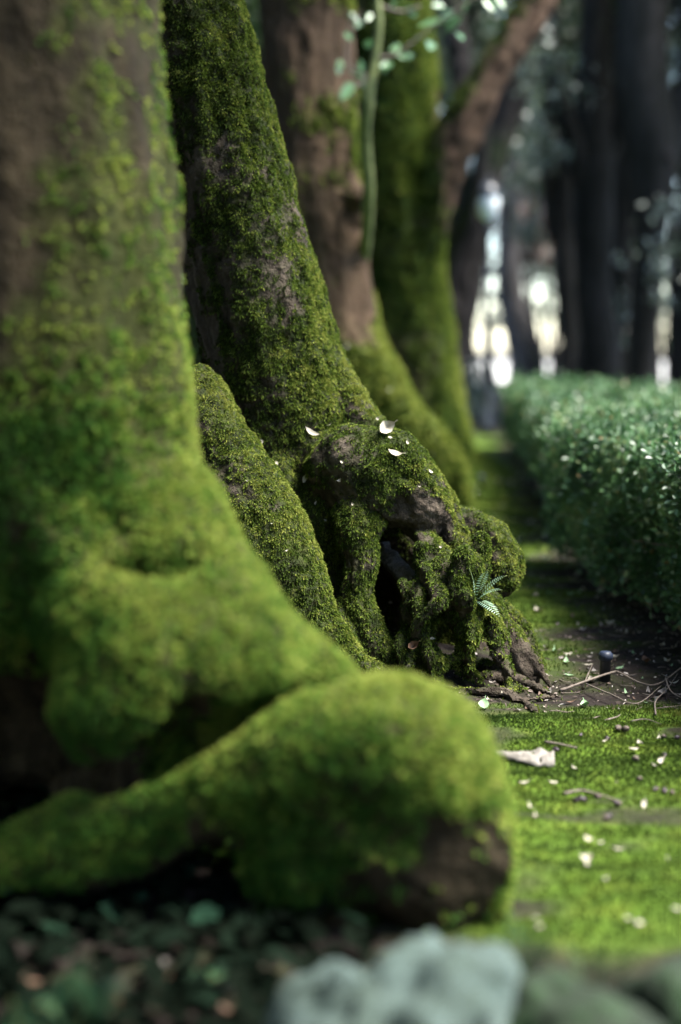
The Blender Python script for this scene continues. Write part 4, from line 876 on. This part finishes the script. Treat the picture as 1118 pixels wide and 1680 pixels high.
# black pipe risers
def riser(px, py, label, h):
    p = G(px, py); o = thing('irrigation_pipe', label, 'pipe', (p.x, p.y, gz1(p.x, p.y) - .01))
    link('pipe', mesh_np('pipe', *lathe([(.001, 0), (.017, 0), (.017, h * .72), (.019, h * .74), (.001, h * .745)]), M['black_plastic']), o)
    c = link('cap', mesh_np('cap', *lathe([(.019, h * .75), (.0225, h * .78), (.0225, h * .93), (.018, h * .97), (.017, h), (.001, h)]), M['blue_plastic']), o)
riser(993, 1112, 'short black pipe with a blue cap standing in the soil', .10)
riser(790, 800, 'distant short black pipe stub in the moss strip', .10)

# ------------------------------------------------------------------ rocks
def rock(name, label, c, rad, seed, mk, rough=.34):
    import bmesh
    bm = bmesh.new(); bmesh.ops.create_icosphere(bm, subdivisions=5, radius=1); V = np.array([v.co[:] for v in bm.verts]); F = np.array([[v.index for v in f.verts] for f in bm.faces]); bm.free()
    q = V + seed * 3.1; V = V * (1 + rough * fbm(q * 1.3, 3) + .16 * fbm(q * 3, 3) + .03 * fbm(q * 14, 2))[:, None]
    V = V * np.array(rad); me = mesh_np(name, V, F, M[mk]); return link(name, me, loc=c, rot=(0, 0, seed), label=label, category='stone')
m, t, o = mat('stone_pale'); f = noise_fac(t, 7, 6, .7); f2 = noise_fac(t, 18, 5, .7)
c = ramp(t, f, [(.28, (.03, .045, .03)), (.44, (.03, .045, .036)), (.56, (.06, .088, .08)), (.75, (.105, .125, .105))]); c = mix(t, .4, c, ramp(t, f2, [(.35, (.012, .024, .014)), (.62, (.06, .085, .078))]))
princ(t, o, c, .85, .3, bump(t, f2, .6, .02)); M['stone_pale'] = m
m, t, o = mat('stone_dark'); f = noise_fac(t, 8, 6, .7); princ(t, o, ramp(t, f, [(.3, (.008, .012, .008)), (.5, (.018, .026, .016)), (.68, (.02, .05, .016)), (.8, (.06, .068, .055))]), .9, .2, bump(t, f, .6, .02)); M['stone_dark'] = m
c = W(690, 1660, 1.84); rock('stone', 'pale blue-green lichened stone beside the bulbous root', (c.x, c.y, .055), (.18, .12, .17), 1.0, 'stone_pale', .5)
c = W(560, 1690, 1.86); rock('stone', 'lower pale stone leaning on the blue-green one', (c.x, c.y, .05), (.11, .09, .12), 5.3, 'stone_pale', .4)
c = W(960, 1700, 1.82); rock('stone', 'dark mossy stone beside the pale one', (c.x, c.y, .02), (.16, .11, .12), 2.2, 'stone_dark', .4)
c = W(1130, 1640, 1.95); rock('stone', 'dark brown flat stone at the edge of the moss', (c.x, c.y, .02), (.13, .10, .13), 3.4, 'stone_dark', .4)
c = W(500, 1672, 2.02); rock('stone', 'small grey stone in the shadow of the root', (c.x, c.y, .015), (.05, .045, .03), 4.1, 'stone_pale')

# ------------------------------------------------------------------ ferns and small leaves
def fern(label, base, tips, mk, width=.03, nl=14, leafw=.35):
    root = thing('fern', label, 'fern', tuple(base)); off = np.array(base)
    for tp in tips:
        a = np.array(base, float); b = np.array(tp, float); mid = (a + b) / 2 + np.array([0, 0, np.linalg.norm(b - a) * .18]); T = np.linspace(0, 1, nl)
        C = np.outer((1 - T) ** 2, a) + np.outer(2 * T * (1 - T), mid) + np.outer(T ** 2, b); tg = unit(np.gradient(C, axis=0)); up = np.tile([0.1, -.5, .85], (nl, 1)); S = unit(np.cross(tg, up)); Nn = np.cross(S, tg)
        L = width * np.sin(np.pi * np.clip(T * .9 + .14, 0, 1)) ** .8; vs = []
        for sg in (1, -1): vs.append(leafcloud(C - off, unit(S * sg + tg * .35), Nn, L, L * leafw, .1))
        V, F = merge(vs); fr = link('frond', mesh_np('frond', V, F, M[mk], False, {'tint': np.repeat(rng.random(2 * nl), 6)}), root)
        V, F = tube([(Vector(C[i] - off), .0012) for i in (0, nl // 2, nl - 1)], 5); link('stalk', mesh_np('stalk', V, F, M['stem_green']), fr)
h = BVH.ray_cast(Vector((0, 0, CAM_H)), ray(782, 985).normalized()); fb = h[0] if h[0] else W(782, 985, 4.25)
fern('small pale fern growing from the arched roots', fb, [W(832, 944, 4.1), W(824, 968, 4.08), W(770, 932, 4.1), W(822, 1014, 4.08), W(800, 935, 4.08)], 'pale_fern', .02, 15, .24)
def gfern(label, px, py, d, tips, mk='fern', width=.06):
    g = G(px, py); y = min(g.y, d); b = Vector((W(px, py, d).x, d, gz1(W(px, py, d).x, d))); fern(label, b, [W(*t_) for t_ in tips], mk, width, 16, .24)
gfern('green fern under the root arm', 130, 1690, 2.0, [(150, 1560, 1.92), (215, 1610, 1.95), (60, 1650, 1.9), (110, 1590, 1.97)], width=.035)
gfern('dark green fern at the front of the hollow', 40, 1690, 1.9, [(20, 1640, 1.85), (90, 1655, 1.85), (70, 1690, 1.8)], width=.03)
gfern('low green fern in the hollow near the grey stone', 330, 1660, 2.2, [(310, 1610, 2.15), (370, 1620, 2.15), (420, 1640, 2.15)], width=.022)
gfern('bright green weed between the pale stone and the moss', 860, 1580, 2.1, [(880, 1500, 2.05), (930, 1510, 2.05), (835, 1490, 2.1), (900, 1540, 2.0), (860, 1520, 2.0)], width=.022)
gfern('green weed growing over the dark stones', 960, 1620, 2.05, [(930, 1540, 2.0), (990, 1540, 2.0), (1050, 1570, 2.0), (900, 1580, 2.0)], width=.022)
for i in range(14):                                                   # brown leaves drifted under the front tree
    px, py = RNDM.uniform(-40, 620), RNDM.uniform(1590, 1690)
    k = RNDM.choice(['leaf_brown', 'leaf_grey', 'leaf_brown']); put('dead_leaf', LM[k][i % 4], px, py, 'dead leaf drifted into the shade under the front root', 'leaf', 'dead leaves under the front root', scale=RNDM.uniform(.7, 1.5), up=.004)

def shade_undergrowth():  # leaves spread to darken the ground under the front root arm
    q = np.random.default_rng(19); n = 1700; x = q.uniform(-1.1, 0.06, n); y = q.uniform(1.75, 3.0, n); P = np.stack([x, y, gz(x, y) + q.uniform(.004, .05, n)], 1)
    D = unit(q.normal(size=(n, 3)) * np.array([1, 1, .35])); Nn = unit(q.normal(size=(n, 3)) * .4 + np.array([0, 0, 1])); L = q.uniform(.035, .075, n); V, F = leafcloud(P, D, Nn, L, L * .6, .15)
    link('ground_shade_ivy', mesh_np('ground_shade_ivy', V, F, M['shade_ivy'], False, {'tint': np.repeat(q.random(n) ** 4, 6)}), kind='stuff', label='near-black creeping leaves added to darken the ground under the front root', category='shade_ivy')
shade_undergrowth()
# deadwood stub in the hollow
def stub():
    P = [(W(625, 900, 4.5), .026), (W(652, 930, 4.42), .028), (W(676, 952, 4.34), .027), (W(692, 966, 4.3), .018)]
    V, F = tube(P, 16, .55, 34); b = P[0][0]; o = link('dead_branch', mesh_np('dead_branch', V - np.array(b), F, M['deadwood']), loc=b, label='broken grey branch stub lodged in the hollow under the burl', category='branch')
stub()
